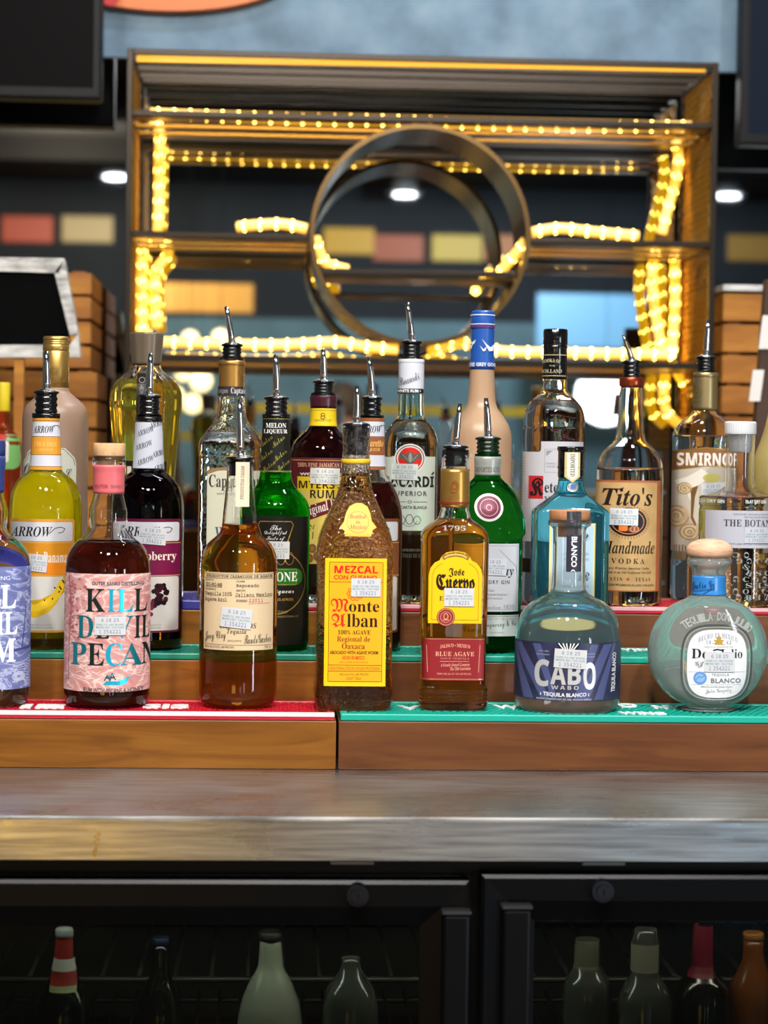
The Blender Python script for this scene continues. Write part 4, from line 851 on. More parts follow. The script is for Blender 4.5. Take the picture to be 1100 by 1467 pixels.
PK = '#e5a58a'; L.line([(611, 924), (613, 963)], .6, PK); L.line([(687, 924), (685.5, 963)], .6, PK)
L.text('JALISCO • MEXICO', 630, 673, 922, 927.5, PK, 'sb', arc=2); L.text('BLUE AGAVE', 623.5, 679, 933.5, 940, PK, 'sb', sp=1.1); L.text('GOLD TEQUILA', 631, 672, 942, 945, '#c98a78', 'sb', sp=1.2); L.line([(630, 947.6), (672, 947.4)], .6, PK); L.text('A Family Owned Company', 631, 673, 950, 955.5, PK, 'si', rot=-2); L.text('The 11th Generation', 645, 674, 955, 960, PK, 'si', rot=-2); L.text('750ML 40% ALC BY VOL (80 PROOF)', 626, 675, 964, 967.4, PK); L.build('dark red wrap label with copper lines')
# 6 squat silver tequila
b = Bottle('tequila_bottle', 'squat clear tequila bottle with dark navy label and cork on the green mat', 'bottle', 811.5, R1 - .002, Z[1], [(745, 29), (747, 30.5), (752, 30.5), (756, 25), (760, 23.2), (800, 23), (843, 23.8), (850, 25.5), (856, 31), (861, 41), (868, 53), (878, 62.5), (890, 69), (905, 73), (920, 74.8), (935, 75), (1006, 75), (1014, 74), (1020, 71), (1024.5, 66), (1026, 60)], glass('clear_grey_glass', haze=.06, hazecol='#b9bcba'), 'bottles on the lowest step', fill=851, liq=WATER, seg=56, punt=.009)
b.collar('cork_stopper', [(730, 28), (731.5, 29), (744, 29), (745, 27), (745.2, 17), (770, 16.6)], ramp_mat('brown_cork', [(.3, '#8a5838'), (.6, '#b57e56')], noise=60, rough=.7), 'brown cork stopper')
L = Lab(b, 'neck_strip', base=.0006); L.rect(811.5, 767, 832.5, 819, '#2d2b38', lay=0); L.text('BLANCO ‹', 797, 847, 790, 798, '#e6e6ec', bold=.03, rot=90); L.build('dark strip reading BLANCO hanging from the cork')
bm = bmesh.new(); V5 = []
for py, x0, x1, off in ((731, 812, 833, 29.6), (744, 812, 833, 29.6), (752, 812, 833, 31.4), (757, 812, 832, 27), (768, 812, 832, 24)):
    a0 = at(x0, py, b.Y - .02); a1 = at(x1, py, b.Y - .02); row = []
    for t in range(6):
        dx = a0.x + (a1.x - a0.x) * t / 5 - b.ax; r_ = off * b.k; row.append(bm.verts.new((b.ax + dx, b.Y - sqrt(max(r_ * r_ - dx * dx, 1e-8)) + .0004 * (-1) ** t, b.z(py))))
    V5.append(row)
for u, v in zip(V5, V5[1:]):
    for t in range(5): bm.faces.new((u[t], v[t], v[t + 1], u[t + 1]))
q5 = bmesh.ops.solidify(bm, geom=bm.faces[:], thickness=.0003); o = mobj('foil_strip', bm, pr('silver_foil', '#c8cbd4', .16, metal=.9), b.root); o['label'] = 'crinkled silver foil strip over the cork'
NV = ramp_mat('navy_print', [(.4, '#25273f'), (.6, '#30334f')], noise=60, rough=.4)
L = Lab(b); L.rect(715, 921.5, 908, 1004.5, NV, lay=0)
for x0, x1, x2, x3 in ((742, 752, 790, 778), (766, 776, 800, 792), (880, 866, 828, 844), (858, 846, 822, 830), (738, 742, 768, 756), (886, 882, 852, 866)): L.poly([(x0, 924), (x1, 924), (x2, 1003), (x3, 1003)] if x0 < 812 else [(x1, 924), (x0, 924), (x3, 1003), (x2, 1003)], '#4d547f', lay=1)
SV = pr('silver_print', '#c9c9c9', .35, metal=.3)
L.text('CAB', 769, 832, 0, 1, SV) if False else None
def block(ch, x0, x1, y0, y1, bo=.012): L.text(ch, x0, x1, y0, y1, SV, 'nb', bold=bo)
block('C', 769, 788, 946, 985); block('A', 789.5, 811, 951, 981); block('B', 813.5, 832, 951, 981); block('O', 835.5, 854, 949, 988)
L.text('WABO', 791, 829, 982.5, 988, SV, 'nb', sp=1.5); L.text('› TEQUILA BLANCO ‹', 776, 845, 993, 999.6, '#dfe0e6', bold=.03, arc=-1.5); L.text('PRODUCT OF MEXICO  CONT. NET. 750ML  40% ALC/VOL  80 PROOF', 772, 848, 1001, 1003.4, '#b9bccb', bold=.02)
L.poly([(797, 922), (831, 922), (824, 934), (804, 934)], '#101018', lay=1)
for dx in (-14, -8, -3, 3, 8, 14): L.line([(814 + dx, 922), (814 + dx * .3, 934)], 1.6, '#e4e4e8', lay=2)
L.text('NO.1 LABEL', 774, 788, 933, 935, '#a9aec8'); L.text('HECHO EN MEXICO', 771, 788, 938, 940, '#a9aec8'); L.text('100% AGAVE', 838, 852, 936, 938, '#a9aec8'); L.text('DE AGAVE', 838, 852, 940, 942, '#a9aec8'); L.text('TEQUILA BLANCO', 855, 912, 961, 969, '#d9d9de', bold=.04, rot=-88)
L.build('navy label with silver block lettering'); sticker(b, 817.5, 944, 45, 27, 3)
# 7 round flat tequila
DJ = []
for k in range(19):
    y = 859 + (1021 - 859) * k / 18; c = (y - 939) / 86.5; h = 86 * sqrt(max(1 - c * c, .02)); DJ.append((y, h, 2, min(1, 46 / h)))
b = Bottle('tequila_bottle', 'round flat tequila bottle with oval white label and wood ball stopper on the green mat', 'bottle', 1012, R1, Z[1], [(799, 29), (802, 31), (808, 31), (813, 27), (819, 24.3), (826, 22.8), (846, 22.8), (855, 24.5)] + DJ[1:] + [(1024, 40, 2, 1), (1026, 37, 2, 1)], glass('milky_clear_glass', haze=.20, hazecol='#c2cfce'), 'bottles on the lowest step', fill=859, liq=liquid('pale_liquid', (.86, .95, .91), .12, (.50, .60, .56)), seg=56, sub=2)
b.collar('ball_stopper', [(770.5, 6), (772, 16), (776, 25), (782, 31), (788, 33), (794, 32), (799, 27), (800.5, 18), (815, 17)], PEACH, 'pale ribbed wood ball stopper')
b.wrap('neck_band', 825.5, 854, pr('bright_blue_band', '#2f7fc8', .28, spec=.6), off=1.0, lab='bright blue neck band')
L = Lab(b, 'neck_print', base=.0013); L.text('Julio Gz', 994, 1023, 833, 847, '#183a6a', 'sc', rot=-8, lay=1); L.line([(997, 848), (1020, 843), (1008, 851)], .8, '#183a6a', lay=1); L.build()
EMB = glass('embossed_glass', haze=.35, hazecol='#dfe8e6')
L = Lab(b, 'raised_rim', base=.0002)
def sup(cx, cy_, rx, ry, n=3.2, m=40): return [(cx + rx * math.copysign(abs(cos(2 * pi * k / m)) ** (2 / n), cos(2 * pi * k / m)), cy_ + ry * math.copysign(abs(sin(2 * pi * k / m)) ** (2 / n), sin(2 * pi * k / m))) for k in range(m)]
s_ = sup(1028, 950.5, 50.5, 54.5); L.line(s_ + s_[:1], 2.4, pr('rim_dark', '#4a4f50', .15, spec=.8), lay=0); s_ = sup(1028, 950.5, 47.6, 51.6); L.line(s_ + s_[:1], 1.2, EMB, lay=2)
L.build()
L = Lab(b, 'embossed_lettering', base=.0002); import itertools
for i, ch in enumerate('TEQUILA DON JULIO'):
    if ch == ' ': continue
    a = radians(-128 + i * 4.9 * 1.05 + 0); cx_, cy2 = 1026 + 71 * cos(a) * 1.0, 946 + 63 * sin(a); L.text(ch, cx_ - 3.1, cx_ + 3.1, cy2 - 6, cy2 + 6, EM, bold=.02, rot=math.degrees(a) + 90, lay=3)
L.build()
L = Lab(b); L.poly(sup(1028, 951, 43, 48.5), '#dcdde0', lay=0); G2 = '#7c7f88'
L.text('HECHO EN MEXICO', 1000, 1056, 907, 914, '#90939c', 'sb', arc=7, sp=1.3); L.text('19', 1011, 1017.5, 918, 923, G2, 'mo'); L.text('42', 1040, 1047, 918, 923, G2, 'mo'); L.ell(1029, 915, 3.6, 3, '#b8923a', lay=1); L.line([(1022, 918), (1036, 918)], 2, '#b8923a'); L.poly([(1024, 919), (1034, 919), (1035, 924), (1023, 924)], '#b8923a', lay=1); L.line([(1020, 922), (1038, 924)], .8, '#b8923a')
L.text('TEQUILA RESERVA DE', 1007, 1050, 926, 928.5, '#a0a2aa'); L.text('Don', 991, 1026, 930, 944, '#1d1d22', 'sb'); L.text('Julio', 1030, 1064, 930, 944.5, '#1d1d22', 'sb'); L.line([(1021, 932), (1027, 930.6), (1034, 932)], 2, '#1d1d22')
L.text('GJ', 996, 1009, 948, 957, '#50525a', 'sc'); L.line([(987, 963), (1069, 962.5)], .5, '#a9abb2'); L.ell(1003.5, 971.5, 9.4, 9.4, '#5f8fd0', lay=1); L.ell(1003.5, 971.5, 6.6, 6, '#86aede', lay=2); L.line([(998, 974), (1002, 969), (1005, 971), (1009, 968)], 1, '#4a78bd', lay=4)
L.line([(1015.5, 963), (1015.5, 979)], .5, '#a9abb2'); L.text('TEQUILA', 1019, 1045, 965, 969, G2, bold=.02, sp=1.3); L.text('BLANCO', 1018.5, 1062.5, 971.5, 978.5, '#6a6d76', bold=.03, sp=1.1); L.line([(992, 981), (1063, 980.5)], .5, '#a9abb2'); L.text('EMBOTELLADO EN ORIGEN, MEXICO', 1005, 1050, 983, 985.2, '#55565e'); L.text('Julio Gonzalez', 1011, 1049, 986, 994, '#8a8c94', 'sc', rot=-4)
L.build('white rounded label', flat=True); sticker(b, 1030.5, 948.5, 43, 28)

# ---------------------------------------------------------------- second row
ARW = [(594, 18.6), (604, 18.8), (620, 19.6), (640, 20.8), (660, 22), (674, 23.2), (678, 25.6), (682, 31), (687, 37), (695, 43.5), (705, 48), (718, 51), (735, 52), (760, 52), (918, 52), (928, 50.5), (932, 48), (934, 44)]
def arrow_neck(b, cx, plain, mid, c, x0, x1):
    L = Lab(b, 'neck_label'); gl = '#c98a2a' if c == 'o' else c
    if plain:
        L.rect(x0, 605, x1, 671, '#b9bcc8', lay=0)
        for i, (x, y) in enumerate(((cx - 6, 618), (cx - 8, 638), (cx - 6, 660), (cx + 16, 648), (cx + 12, 606), (cx + 18, 668))): L.text('ARROW', x - 13, x + 13, y - 4, y + 4, '#34363e', 'si', rot=-20, lay=1)
    else:
        L.rect(x0, 600, x1, 672, '#c2c3cd', lay=0); L.rect(x0, 599, x1, 604, gl, lay=1); L.rect(x0, 626, x1, 651, mid, lay=1); L.rect(x0, 668, x1, 673, mid, lay=1)
        for y in (602, 625, 651, 668): L.rect(x0, y, x1, y + .8, '#7a4a14', lay=2)
        L.text('ARROW', cx - 18, cx + 12, 610, 620, '#202026', 'si'); L.ring(cx + 14, 612, 5, 3, .7, '#303036', a0=180, a1=400); L.text('Crème de Banana' if c == 'o' else 'Amaretto', cx - 16, cx + 15, 629, 640, '#e3b060', 'si'); L.text('LIQUEUR', cx - 10, cx + 10, 642, 647, '#e3b060', 'sb')
    return L.build()
def arrow_label(b, x0, x1, tx0, tx1, mid, border, name, nx0, nx1, italic=False):
    L = Lab(b); L.rect(x0, 743, x1, 907, border, r=3, lay=0); L.rect(x0 + 2.5, 747.5, x1 - 2.5, 775, '#c9cad0', r=3, lay=1); L.rect(x0, 777, x1, 825, mid, lay=1); L.rect(x0, 777, x1, 778, '#caa06a', lay=2); L.rect(x0, 824, x1, 825, '#caa06a', lay=2); L.rect(x0 + 2, 826, x1 - 2.5, 904, '#c6c4bf', r=3, lay=1)
    L.text('ARROW', tx0, tx1, 754, 768.5, '#1c1c22', 'si', lay=3); L.line([(tx1 - 4, 764), (tx1 + 4, 756), (tx1 + 12, 754.5), (tx1 + 17, 757), (tx1 + 14, 762), (tx1 + 8, 763)], 1, '#1c1c22'); L.ring(tx1 + 9, 767, 1.4, 1.4, .4, '#333', n=8) if False else None
    L.text(name, nx0, nx1, 790, 806, '#e6dccb', 'sb', lay=3); return L
b = Bottle('liqueur_bottle', 'yellow banana liqueur bottle with white and orange label on the middle step', 'bottle', 63, R2, Z[2], ARW, CLEAR, 'bottles on the middle step', fill=676, liq=OLIVE)
b.pourer(562, 18, 597, (66.5, 503), tube_r=5); arrow_neck(b, 65, False, '#cf8f2e', 'o', 40, 90)
L = arrow_label(b, 10, 103.5, 13, 74, '#c98620', '#cf9434', 'Crème de Banana', 18, 95); L.rect(60, 803, 98, 823, '#d9801a', r=2, lay=2)
for dx, dy in ((0, 0), (-4, 9), (6, -7)):
    L.poly([(38 + dx, 868 + dy), (52 + dx, 866 + dy), (68 + dx, 858 + dy), (80 + dx, 844 + dy), (84 + dx, 832 + dy), (90 + dx, 829 + dy), (91 + dx, 838 + dy), (86 + dx, 854 + dy), (74 + dx, 868 + dy), (58 + dx, 876 + dy), (42 + dx, 877 + dy)], ('#d9b01c', '#c79a14', '#e4c02c')[(dx > 0) + 2 * (dx == 0)], lay=2 + (dx == 0)); L.line([(88 + dx, 831 + dy), (91 + dx, 836 + dy)], 2, '#4a3a10', lay=4)
for x, y in ((78, 842), (64, 860), (75, 858), (84, 848)): L.ell(x, y, 1, 1.6, '#3c2a08', lay=5, n=7)
L.text('PRODUCED BY ARROW CORDIALS CO. ST. LOUIS, MO', 30, 74, 895, 897, '#6a665e'); L.text('ALL NATURAL FLAVORS & 1 YELLOW #5', 34, 76, 899, 901, '#6a665e'); L.build('white, orange and banana picture label'); sticker(b, 49, 806, 37, 25, 6)
b = Bottle('liqueur_bottle', 'near black raspberry liqueur bottle with purple and white label on the middle step', 'bottle', 209.5, R2, Z[2], ARW, CLEAR, 'bottles on the middle step', fill=672, liq=DARK)
b.pourer(568, 17.5, 602, (216, 506), tube_r=5); arrow_neck(b, 214, True, 0, '', 190, 240)
L = arrow_label(b, 158, 257, 169, 228, '#6d1140', '#5e1238', 'Raspberry', 184, 251)
for i in range(34):
    a = random.uniform(0, 2 * pi); r_ = sqrt(random.random()); L.ell(229 + 10 * r_ * cos(a), 852 + 17 * r_ * sin(a), 3.4, 3.4, random.choice(('#2a0c16', '#3c1220', '#1c060e')), lay=2 + (i % 3), n=9)
for i in range(26):
    a = random.uniform(0, 2 * pi); r_ = sqrt(random.random()); L.ell(214 + 9 * r_ * cos(a), 868 + 13 * r_ * sin(a), 3.2, 3.2, random.choice(('#5a1c34', '#6e2440', '#421426')), lay=2 + (i % 3), n=9)
L.text('CORDIALS CO. ST. LOUIS, MO', 213, 231, 895, 897, '#6a665e'); L.text('COLOR ADDED', 214, 231, 899, 901, '#6a665e'); L.build('purple, white and berry picture label'); sticker(b, 218, 767.5, 38, 25, 5)
# green melon liqueur
GREEN = glass('green_glass', (.12, .72, .10), haze=.10, hazecol='#0d6a12')
b = Bottle('liqueur_bottle', 'bright green melon liqueur bottle with black label on the middle step', 'bottle', 391.5, R2, Z[2], [(595, 19), (610, 19.4), (640, 20.4), (675, 22), (690, 24.4), (700, 30), (708, 38), (718, 45.5), (730, 49.5), (742, 50), (915, 50), (927, 48.5), (931, 46), (933, 42)], GREEN, 'bottles on the middle step', fill=668, liq=liquid('green_liquid', (.45, .95, .25), .05, (.05, .4, .03)))
b.pourer(571, 17.8, 598, (395, 508), tube_r=5)
L = Lab(b, 'neck_label'); L.rect(368, 599, 420, 676, '#15150f', lay=0); L.rect(368, 599, 420, 600.6, foil('#b9b46a'), lay=1); L.rect(368, 674, 420, 676, foil('#b9b46a'), lay=1); L.text('MELON', 381, 409, 606, 613, '#e6e6de', 'sb'); L.text('LIQUEUR', 378, 411, 615, 622, '#e6e6de', 'sb')
for i, (x, y) in enumerate(((380, 632), (397, 632), (380, 652), (400, 652), (384, 668), (404, 666))): L.text('Melon', x - 10, x + 12, y - 3.5, y + 3.5, foil('#c9bf5a'), 'sc', rot=-42)
L.build('black neck label with white and gold print')
GF = foil('#bfa65a'); L = Lab(b); L.rect(345, 740, 441, 925, '#14130f', lay=0); tz = [(372, 747), (416, 747), (419, 752), (409, 782), (379, 782), (369, 752), (372, 747)]; L.line(tz, 1.4, GF)
for t, y, w_ in (('The', 756, 8), ('Delightful', 764, 16), ('Taste of', 772, 13)): L.text(t, 394 - w_, 394 + w_, y - 3.6, y + 3.6, '#d9d9d2', 'sc')
L.ring(394, 834, 43, 46, 1.6, GF, a0=-75, a1=105, n=40); L.ring(394, 834, 43, 46, 1.6, GF, a0=105, a1=285, n=40); L.rect(357, 814, 433, 839, '#1f6a22', r=11, lay=3); L.frame(366, 815.6, 424, 837.4, .8, GF, lay=4); L.text('MELONE', 364, 425.5, 819.5, 833, '#e4eadb', 'sb', lay=5)
L.text('Liqueur', 390, 421, 843, 853, '#e0e0d8', 'sc'); L.text('21% ALC/VOL (42 PROOF)', 384, 420, 857, 862, '#b99a4a'); L.text('BOTTLED BY', 391, 413, 875, 878.6, '#a08a4a'); L.text('CORDIALS CO. BARDSTOWN, KY', 372, 428, 882, 885.4, '#a08a4a')
for k in (0, 1): L.ring(414 - 12 * k, 800, 6, 9, .9, GF, n=20)
L.build('black label with gold lines and a green name band'); sticker(b, 393, 788, 42, 25, 1)
# dark brown liqueur behind the mezcal
b = Bottle('liqueur_bottle', 'dark brown liqueur bottle with brown and white label half hidden by the mezcal bottle', 'bottle', 528, R2, Z[2], [(595, 17.6), (620, 18), (640, 18.8), (670, 20), (680, 22), (690, 28), (700, 34), (712, 39.5), (726, 43.5), (742, 45.6), (760, 46), (918, 46), (928, 44.5), (932, 42), (934, 38)], CLEAR, 'bottles on the middle step', fill=694, liq=BRN)
b.pourer(571, 15, 606, (528.5, 512), tube_r=4.6, ring=False); arrow_neck(b, 534, False, '#8a5230', '#8a5230', 514, 556)
L = arrow_label(b, 482, 572, 490, 540, '#7c4a2c', '#6e4026', 'Amaretto', 500, 556); L.build('brown and white label')
# green gin
GING = glass('deep_green_glass', (.14, .66, .22), haze=.07, hazecol='#0b5a1a')
b = Bottle('gin_bottle', 'green gin bottle with round red seal and pale label on the middle step', 'bottle', 694.5, R2, Z[2], [(650, 18.4), (660, 19.4), (668, 18.6), (682, 18.6), (690, 25), (698, 34.5), (706, 40.5), (716, 45), (730, 50, 2.3), (745, 53, 2.6), (757, 54.3, 2.8), (764, 54.2, 2.8), (768, 51, 2.8), (774, 49.8, 2.8), (780, 49.8, 2.8), (918, 49, 2.8), (927, 47, 2.6), (931, 44), (933, 40)], GING, 'bottles on the middle step', fill=690, liq=liquid('gin', (.9, 1, .9)))
b.pourer(629, 18.5, 653, (696, 570), tube_r=4.8, ring=False, col=pr('green_black_rubber', '#0c1f0f', .2)); b.wrap('neck_wrap', 654, 681, pr('grey_wrap', '#9fa29c', .35, metal=.3), lab='grey foil neck wrap')
L = Lab(b, 'neck_print', base=.0009); L.text('IMPORTED GIN', 681, 715, 669, 676, '#5a5c54', 'mo', lay=1); L.build()
L = Lab(b, 'seal'); L.ell(700.5, 727, 20.5, 20, '#d3d5d0', lay=0); L.ell(700.5, 727, 17, 16.5, '#6a1230', lay=1); L.ring(700.5, 727, 12.5, 12, .9, '#d8a9b5', lay=2); L.ell(700.5, 727, 7.5, 7, '#8a2a48', lay=2); L.ring(700.5, 727, 4, 4, 1, '#e0b9c2', lay=3, n=16); L.build('round white and dark red seal')
L = Lab(b); L.rect(648, 779, 744, 876, '#c4c7ce', lay=0); L.frame(651, 782, 741.5, 873, .6, '#8a8d94', lay=1); L.text('Tanqueray', 664, 736, 811, 828, '#23242a', 'si'); L.text('LONDON DRY GIN', 664, 730, 831, 836.6, '#43454c', 'n', bold=.02, sp=1.3); L.text('IMPORTED', 686, 708, 845, 847.4, '#5a5c64'); L.text('DISTILLED FOUR TIMES BOTANICALS', 672, 727, 850.6, 853, '#5a5c64'); L.text('WITH FOUR BOTANICALS', 678, 720, 856, 858.4, '#5a5c64'); L.line([(715, 788), (740, 812), (743, 836)], .7, '#7a7d86'); L.text('London 1830', 690, 738, 866, 872, '#8a8c94', 'sc'); L.build('pale grey label')
sticker(b, 706, 812, 38, 24, 2, '#cfd2da')
L = Lab(b, 'lower_label'); L.rect(648, 881, 744.5, 911.5, '#aeb8b4', lay=0); L.line([(650, 884), (742, 883)], .8, '#6a6f6e'); L.text('BY ROYAL WARRANT OF THE QUEEN', 664, 738, 885.5, 888.4, '#6a6f6e'); L.text('Charles Tanqueray & Co', 662, 740, 890, 902, '#4a4d4c', 'sc', rot=-3); L.text('BLOOMSBURY, ENGLAND', 672, 722, 905, 907.6, '#6a6f6e'); L.build('silver signature label')
# light blue gin
BLUEG = glass('sky_blue_glass', (.58, .92, .98), haze=.07, hazecol='#4fb4cc')
b = Bottle('gin_bottle', 'square light blue gin bottle with black cap behind the squat tequila bottle', 'bottle', 813.5, R2, Z[2], [(684, 17.6, 2), (690, 18, 2), (699, 19.6, 2.2), (707, 23, 3, .95), (714, 31, 4, .9), (722, 41, 5, .8), (729, 49.5, 6, .74), (733, 52, 7, .72), (738, 52.4, 8, .72), (915, 51.5, 8, .72), (926, 50.5, 8, .72), (931, 47, 7, .72)], BLUEG, 'bottles on the middle step', fill=706, liq=liquid('blue_gin', (.75, .96, 1)), seg=64, sub=2)
b.collar('cap', [(640, 18.8), (641.5, 20), (645, 20), (647, 18.6), (668, 18.6), (670, 19.6), (672, 18.4), (682, 18.6), (684, 17.8)], pr('black_cap', '#0c0c0e', .18, spec=.7), 'black ribbed cap')
L = Lab(b, 'neck_strip', base=.0011); L.poly([(810, 648), (830, 648), (830, 683), (820, 691), (810, 683)], '#c9b983', lay=0); L.poly([(813, 649), (827, 649), (827, 681.5), (820, 687.5), (813, 681.5)], '#dcd9cc', lay=1); L.text('IMPORTED', 804, 836, 663.5, 669.5, '#5a5c58', 'sb', rot=90); L.build('cream strip reading IMPORTED')
L = Lab(b, 'medallion', base=.002); L.ell(820, 698, 7, 6.8, pr('medal', '#cfd0c8', .2, metal=.8), lay=0); L.ell(820, 697, 3, 3.4, '#3a63b0', lay=1); L.build(flat=True)
L = Lab(b); L.rect(786, 750, 852, 912, '#d9cf8e', lay=0); L.rect(789, 753, 849, 909, '#aac4d4', lay=1); L.line([(851.4, 751), (851.4, 912)], .8, '#8f8440')
for y in (766, 792, 800, 838, 846): L.text('LONDON DRY GIN', 800, 843, y, y + 3.6, '#6a8496', 'sb')
L.text('Q', 832, 843, 765, 775, '#20242a', 'sc'); L.text('R', 832, 845, 820, 832, '#20242a', 'sc'); L.build('pale blue label with yellow edge', flat=True)

# ---------------------------------------------------------------- back row
GD = foil('#c9a25a', .34)
b = Bottle('cream_liqueur_bottle', 'matte tan liqueur bottle with gold screw cap on the top step', 'bottle', 77, R3, Z['3b'], [(556, 19), (560, 19.6), (566, 25), (574, 34), (583, 42.5), (594, 46.4), (606, 47.2), (850, 47), (858, 45.5), (861, 42), (862, 38)], pr('tan_matte_glass', '#8d7361', .42, spec=.45), 'bottles on the top step', punt=0)
b.collar('screw_cap', [(480, 17.4), (482, 18.6), (485, 19), (486, 18), (487.5, 19), (489, 18), (490.5, 19), (492, 18.2), (494, 19), (500, 19), (501.5, 18.2), (503, 19), (556, 19), (557.5, 17)], GD, 'gold screw cap')
L = Lab(b, 'cap_print', base=.0010); L.ring(78, 531, 3, 3, .8, '#7a5a24', n=14)
for k in range(12): L.line([(78 + 4.4 * cos(k * .524), 531 + 4.4 * sin(k * .524)), (78 + 6.6 * cos(k * .524), 531 + 6.6 * sin(k * .524))], .8, '#7a5a24')
L.text('Gold', 72, 94, 540, 549, '#7a5a24', 'sc', rot=-8); L.build()
L = Lab(b); ol = [(30, 700), (30, 661), (35, 655), (37, 648), (44, 641), (92, 641), (99, 648), (105, 655), (107, 664), (107, 900), (30, 900)]; L.poly([(x, min(y, 840)) for x, y in ol], '#c9c8bb', lay=0); L.line([(x + (1.8 if x < 70 else -1.8), min(y, 838) + 1.8) for x, y in ol[:9]], .8, '#5a5040', lay=1)
L.text('O', 31, 41, 664, 680, '#2a2420', 'sc'); L.text('L', 92, 101, 671, 682, '#2a2420', 'sc'); L.build('cream shield label')
PG = glass('fluted_glass')
b = Bottle('tequila_bottle', 'tall fluted gold tequila bottle with grey brown cap behind the raspberry bottle', 'bottle', 206, R3, Z['3b'], [(520, 20), (527, 21), (533, 26), (539, 34), (547, 42), (556, 48), (566, 51), (577, 51.6), (600, 50), (640, 46.5), (690, 42.5), (760, 39.5), (830, 38), (852, 39), (859, 38), (862, 34)], PG, 'bottles on the top step', fill=546, liq=liquid('pale_gold_liquid', (.93, .84, .28), .14, (.75, .62, .08)), flute=(10, .035), seg=80)
b.collar('cap', [(476, 23), (477.5, 24.6), (480, 24.6), (500, 22.6), (518, 21.4), (522, 20.6), (523, 17)], pr('cap_taupe', '#6d6050', .33, metal=.35), 'grey brown faceted cap', flute=(10, .02), seg=60)
L = Lab(b, 'neck_strip', base=.0016); L.rect(196, 534, 210, 600, '#16120f', lay=0); L.ring(203, 544, 4, 4, .8, '#8a8278', lay=1, n=16); L.text('HECHO EN MEXICO', 182, 224, 570, 575, '#8a8278', rot=90); L.build('narrow black neck strip')
L = Lab(b, base=.0010); L.rect(180, 660, 236, 850, '#171311', lay=0); L.rect(182, 668, 188, 680, '#cfc7b8', lay=1); L.build('black front label')
# white rum with gold neck
b = Bottle('rum_bottle', 'clear rum bottle with gold black neck wrap and cream label', 'bottle', 328, R3, Z[3], [(513, 17.4), (518, 18), (567, 18), (573, 19), (585, 20, 2), (598, 22, 2.1), (608, 27, 2.4), (618, 35, 3), (628, 42.5, 3.6), (636, 46, 4), (645, 46.4, 4), (655, 45.4, 4), (850, 45.4, 4), (858, 44, 4), (861, 40, 4)], glass('pebbled_glass', bump=(120, .35)), 'bottles on the top step', fill=620, liq=WATER)
b.pourer(495, 15.5, 516, (324, 439), tube_r=4.2, ring=False); b.wrap('neck_wrap', 517, 567, foil('#c08f4a', .36), lab='gold foil neck wrap'); b.collar('neck_ring', [(517.5, 18.4), (518.5, 19.4), (523, 19.4), (524, 18.4)], foil('#c08f4a', .36))
L = Lab(b, 'neck_print', base=.0010); L.rect(310, 553.5, 350, 567, '#2c2830', lay=0); L.text('Captain', 331, 352, 555, 566, '#c9c4c0', 'sb', lay=1); L.text('Morgan', 310, 327, 556, 565, '#8d8788', 'sb', lay=1); L.ring(346, 533, 5, 7, .7, '#7a5a2a', n=14); L.build('black neck band')
L = Lab(b); L.rect(296, 674, 377, 850, '#c3c1ad', lay=0); L.poly([(296, 680), (310, 675), (325, 673), (325, 669), (305, 671), (296, 675)], '#8a6a44', lay=1); L.text('Captain', 298.5, 350, 680, 703, '#2a2624', 'sb'); L.text('an', 358, 374, 686, 698, '#2a2624', 'sb'); L.text('GENUINE', 310, 332, 706, 709, '#5a5648', sp=1.2); L.line([(318, 692 + 6), (324, 700), (320, 706)], .9, '#6a6648'); L.text('White', 308, 350, 755, 775, '#2c5070', 'sb'); L.text('RUM', 318, 340, 782, 790, '#5a5648', 'sb'); L.build('cream label')
# dark jamaican rum
b = Bottle('rum_bottle', 'dark rum bottle with yellow neck band and maroon and yellow label on the top step', 'bottle', 459.5, R3, Z[3], [(563, 17.8), (570, 19), (580, 18.4), (606, 18.8), (611, 20), (616, 23.5), (622, 30), (630, 38), (640, 44), (650, 46.6), (662, 47.4), (850, 47.4), (858, 46), (861, 42)], CLEAR, 'bottles on the top step', fill=566, liq=liquid('black_rum', (.13, .03, .02), .5, (.02, .004, .004)))
b.pourer(548, 15.6, 566, (463, 500), tube_r=4.6, ring=False); b.wrap('shrink_band', 567, 583, pr('maroon_band', '#3c1420', .3), lab='dark maroon band')
L = Lab(b, 'neck_label'); L.rect(440, 585, 486, 610, '#d9b81c', lay=0); L.rect(440, 587.5, 486, 588.3, '#7a5a14', lay=1); L.rect(440, 606, 486, 606.8, '#7a5a14', lay=1); L.ring(462.5, 594, 2.6, 2.2, 1.2, '#5a3a14', n=12); L.ring(462.5, 598, 3, 2.2, 1.2, '#5a3a14', n=12); L.text('IMPORTED', 451, 474, 601, 604, '#5a3a14', sp=1.3); L.build('yellow neck label')
L = Lab(b); L.rect(412, 656, 507, 840, '#571a20', lay=0); L.rect(415, 659, 504, 660, '#b98a4a', lay=1); L.text('100% FINE JAMAICAN RUM', 426, 500, 663, 670, '#d9a98a', 'sb'); L.text("WORLD FAMOUS", 429, 500, 677.5, 681.5, '#e3ddd6', bold=.04); L.poly([(426, 683), (500, 683), (500, 830), (426, 830)], '#d9b81c', lay=1); L.poly([(426, 683), (500, 683), (500, 693), (426, 693)], '#e0bf20', lay=2)
L.poly([(426, 703), (500, 703), (500, 830), (426, 830)], '#cdb458', lay=2); L.text("MYERS'S", 428, 490, 689, 700, '#241812', 'nb'); L.text('RUM', 444, 478, 702, 714, '#241812', 'nb')
L.poly([(426, 730), (500, 706), (500, 724), (426, 752)], '#5e1a1e', lay=3); L.text('Original Dark', 430, 498, 718, 736, '#e3d6cc', 'si', rot=-17, lay=4)
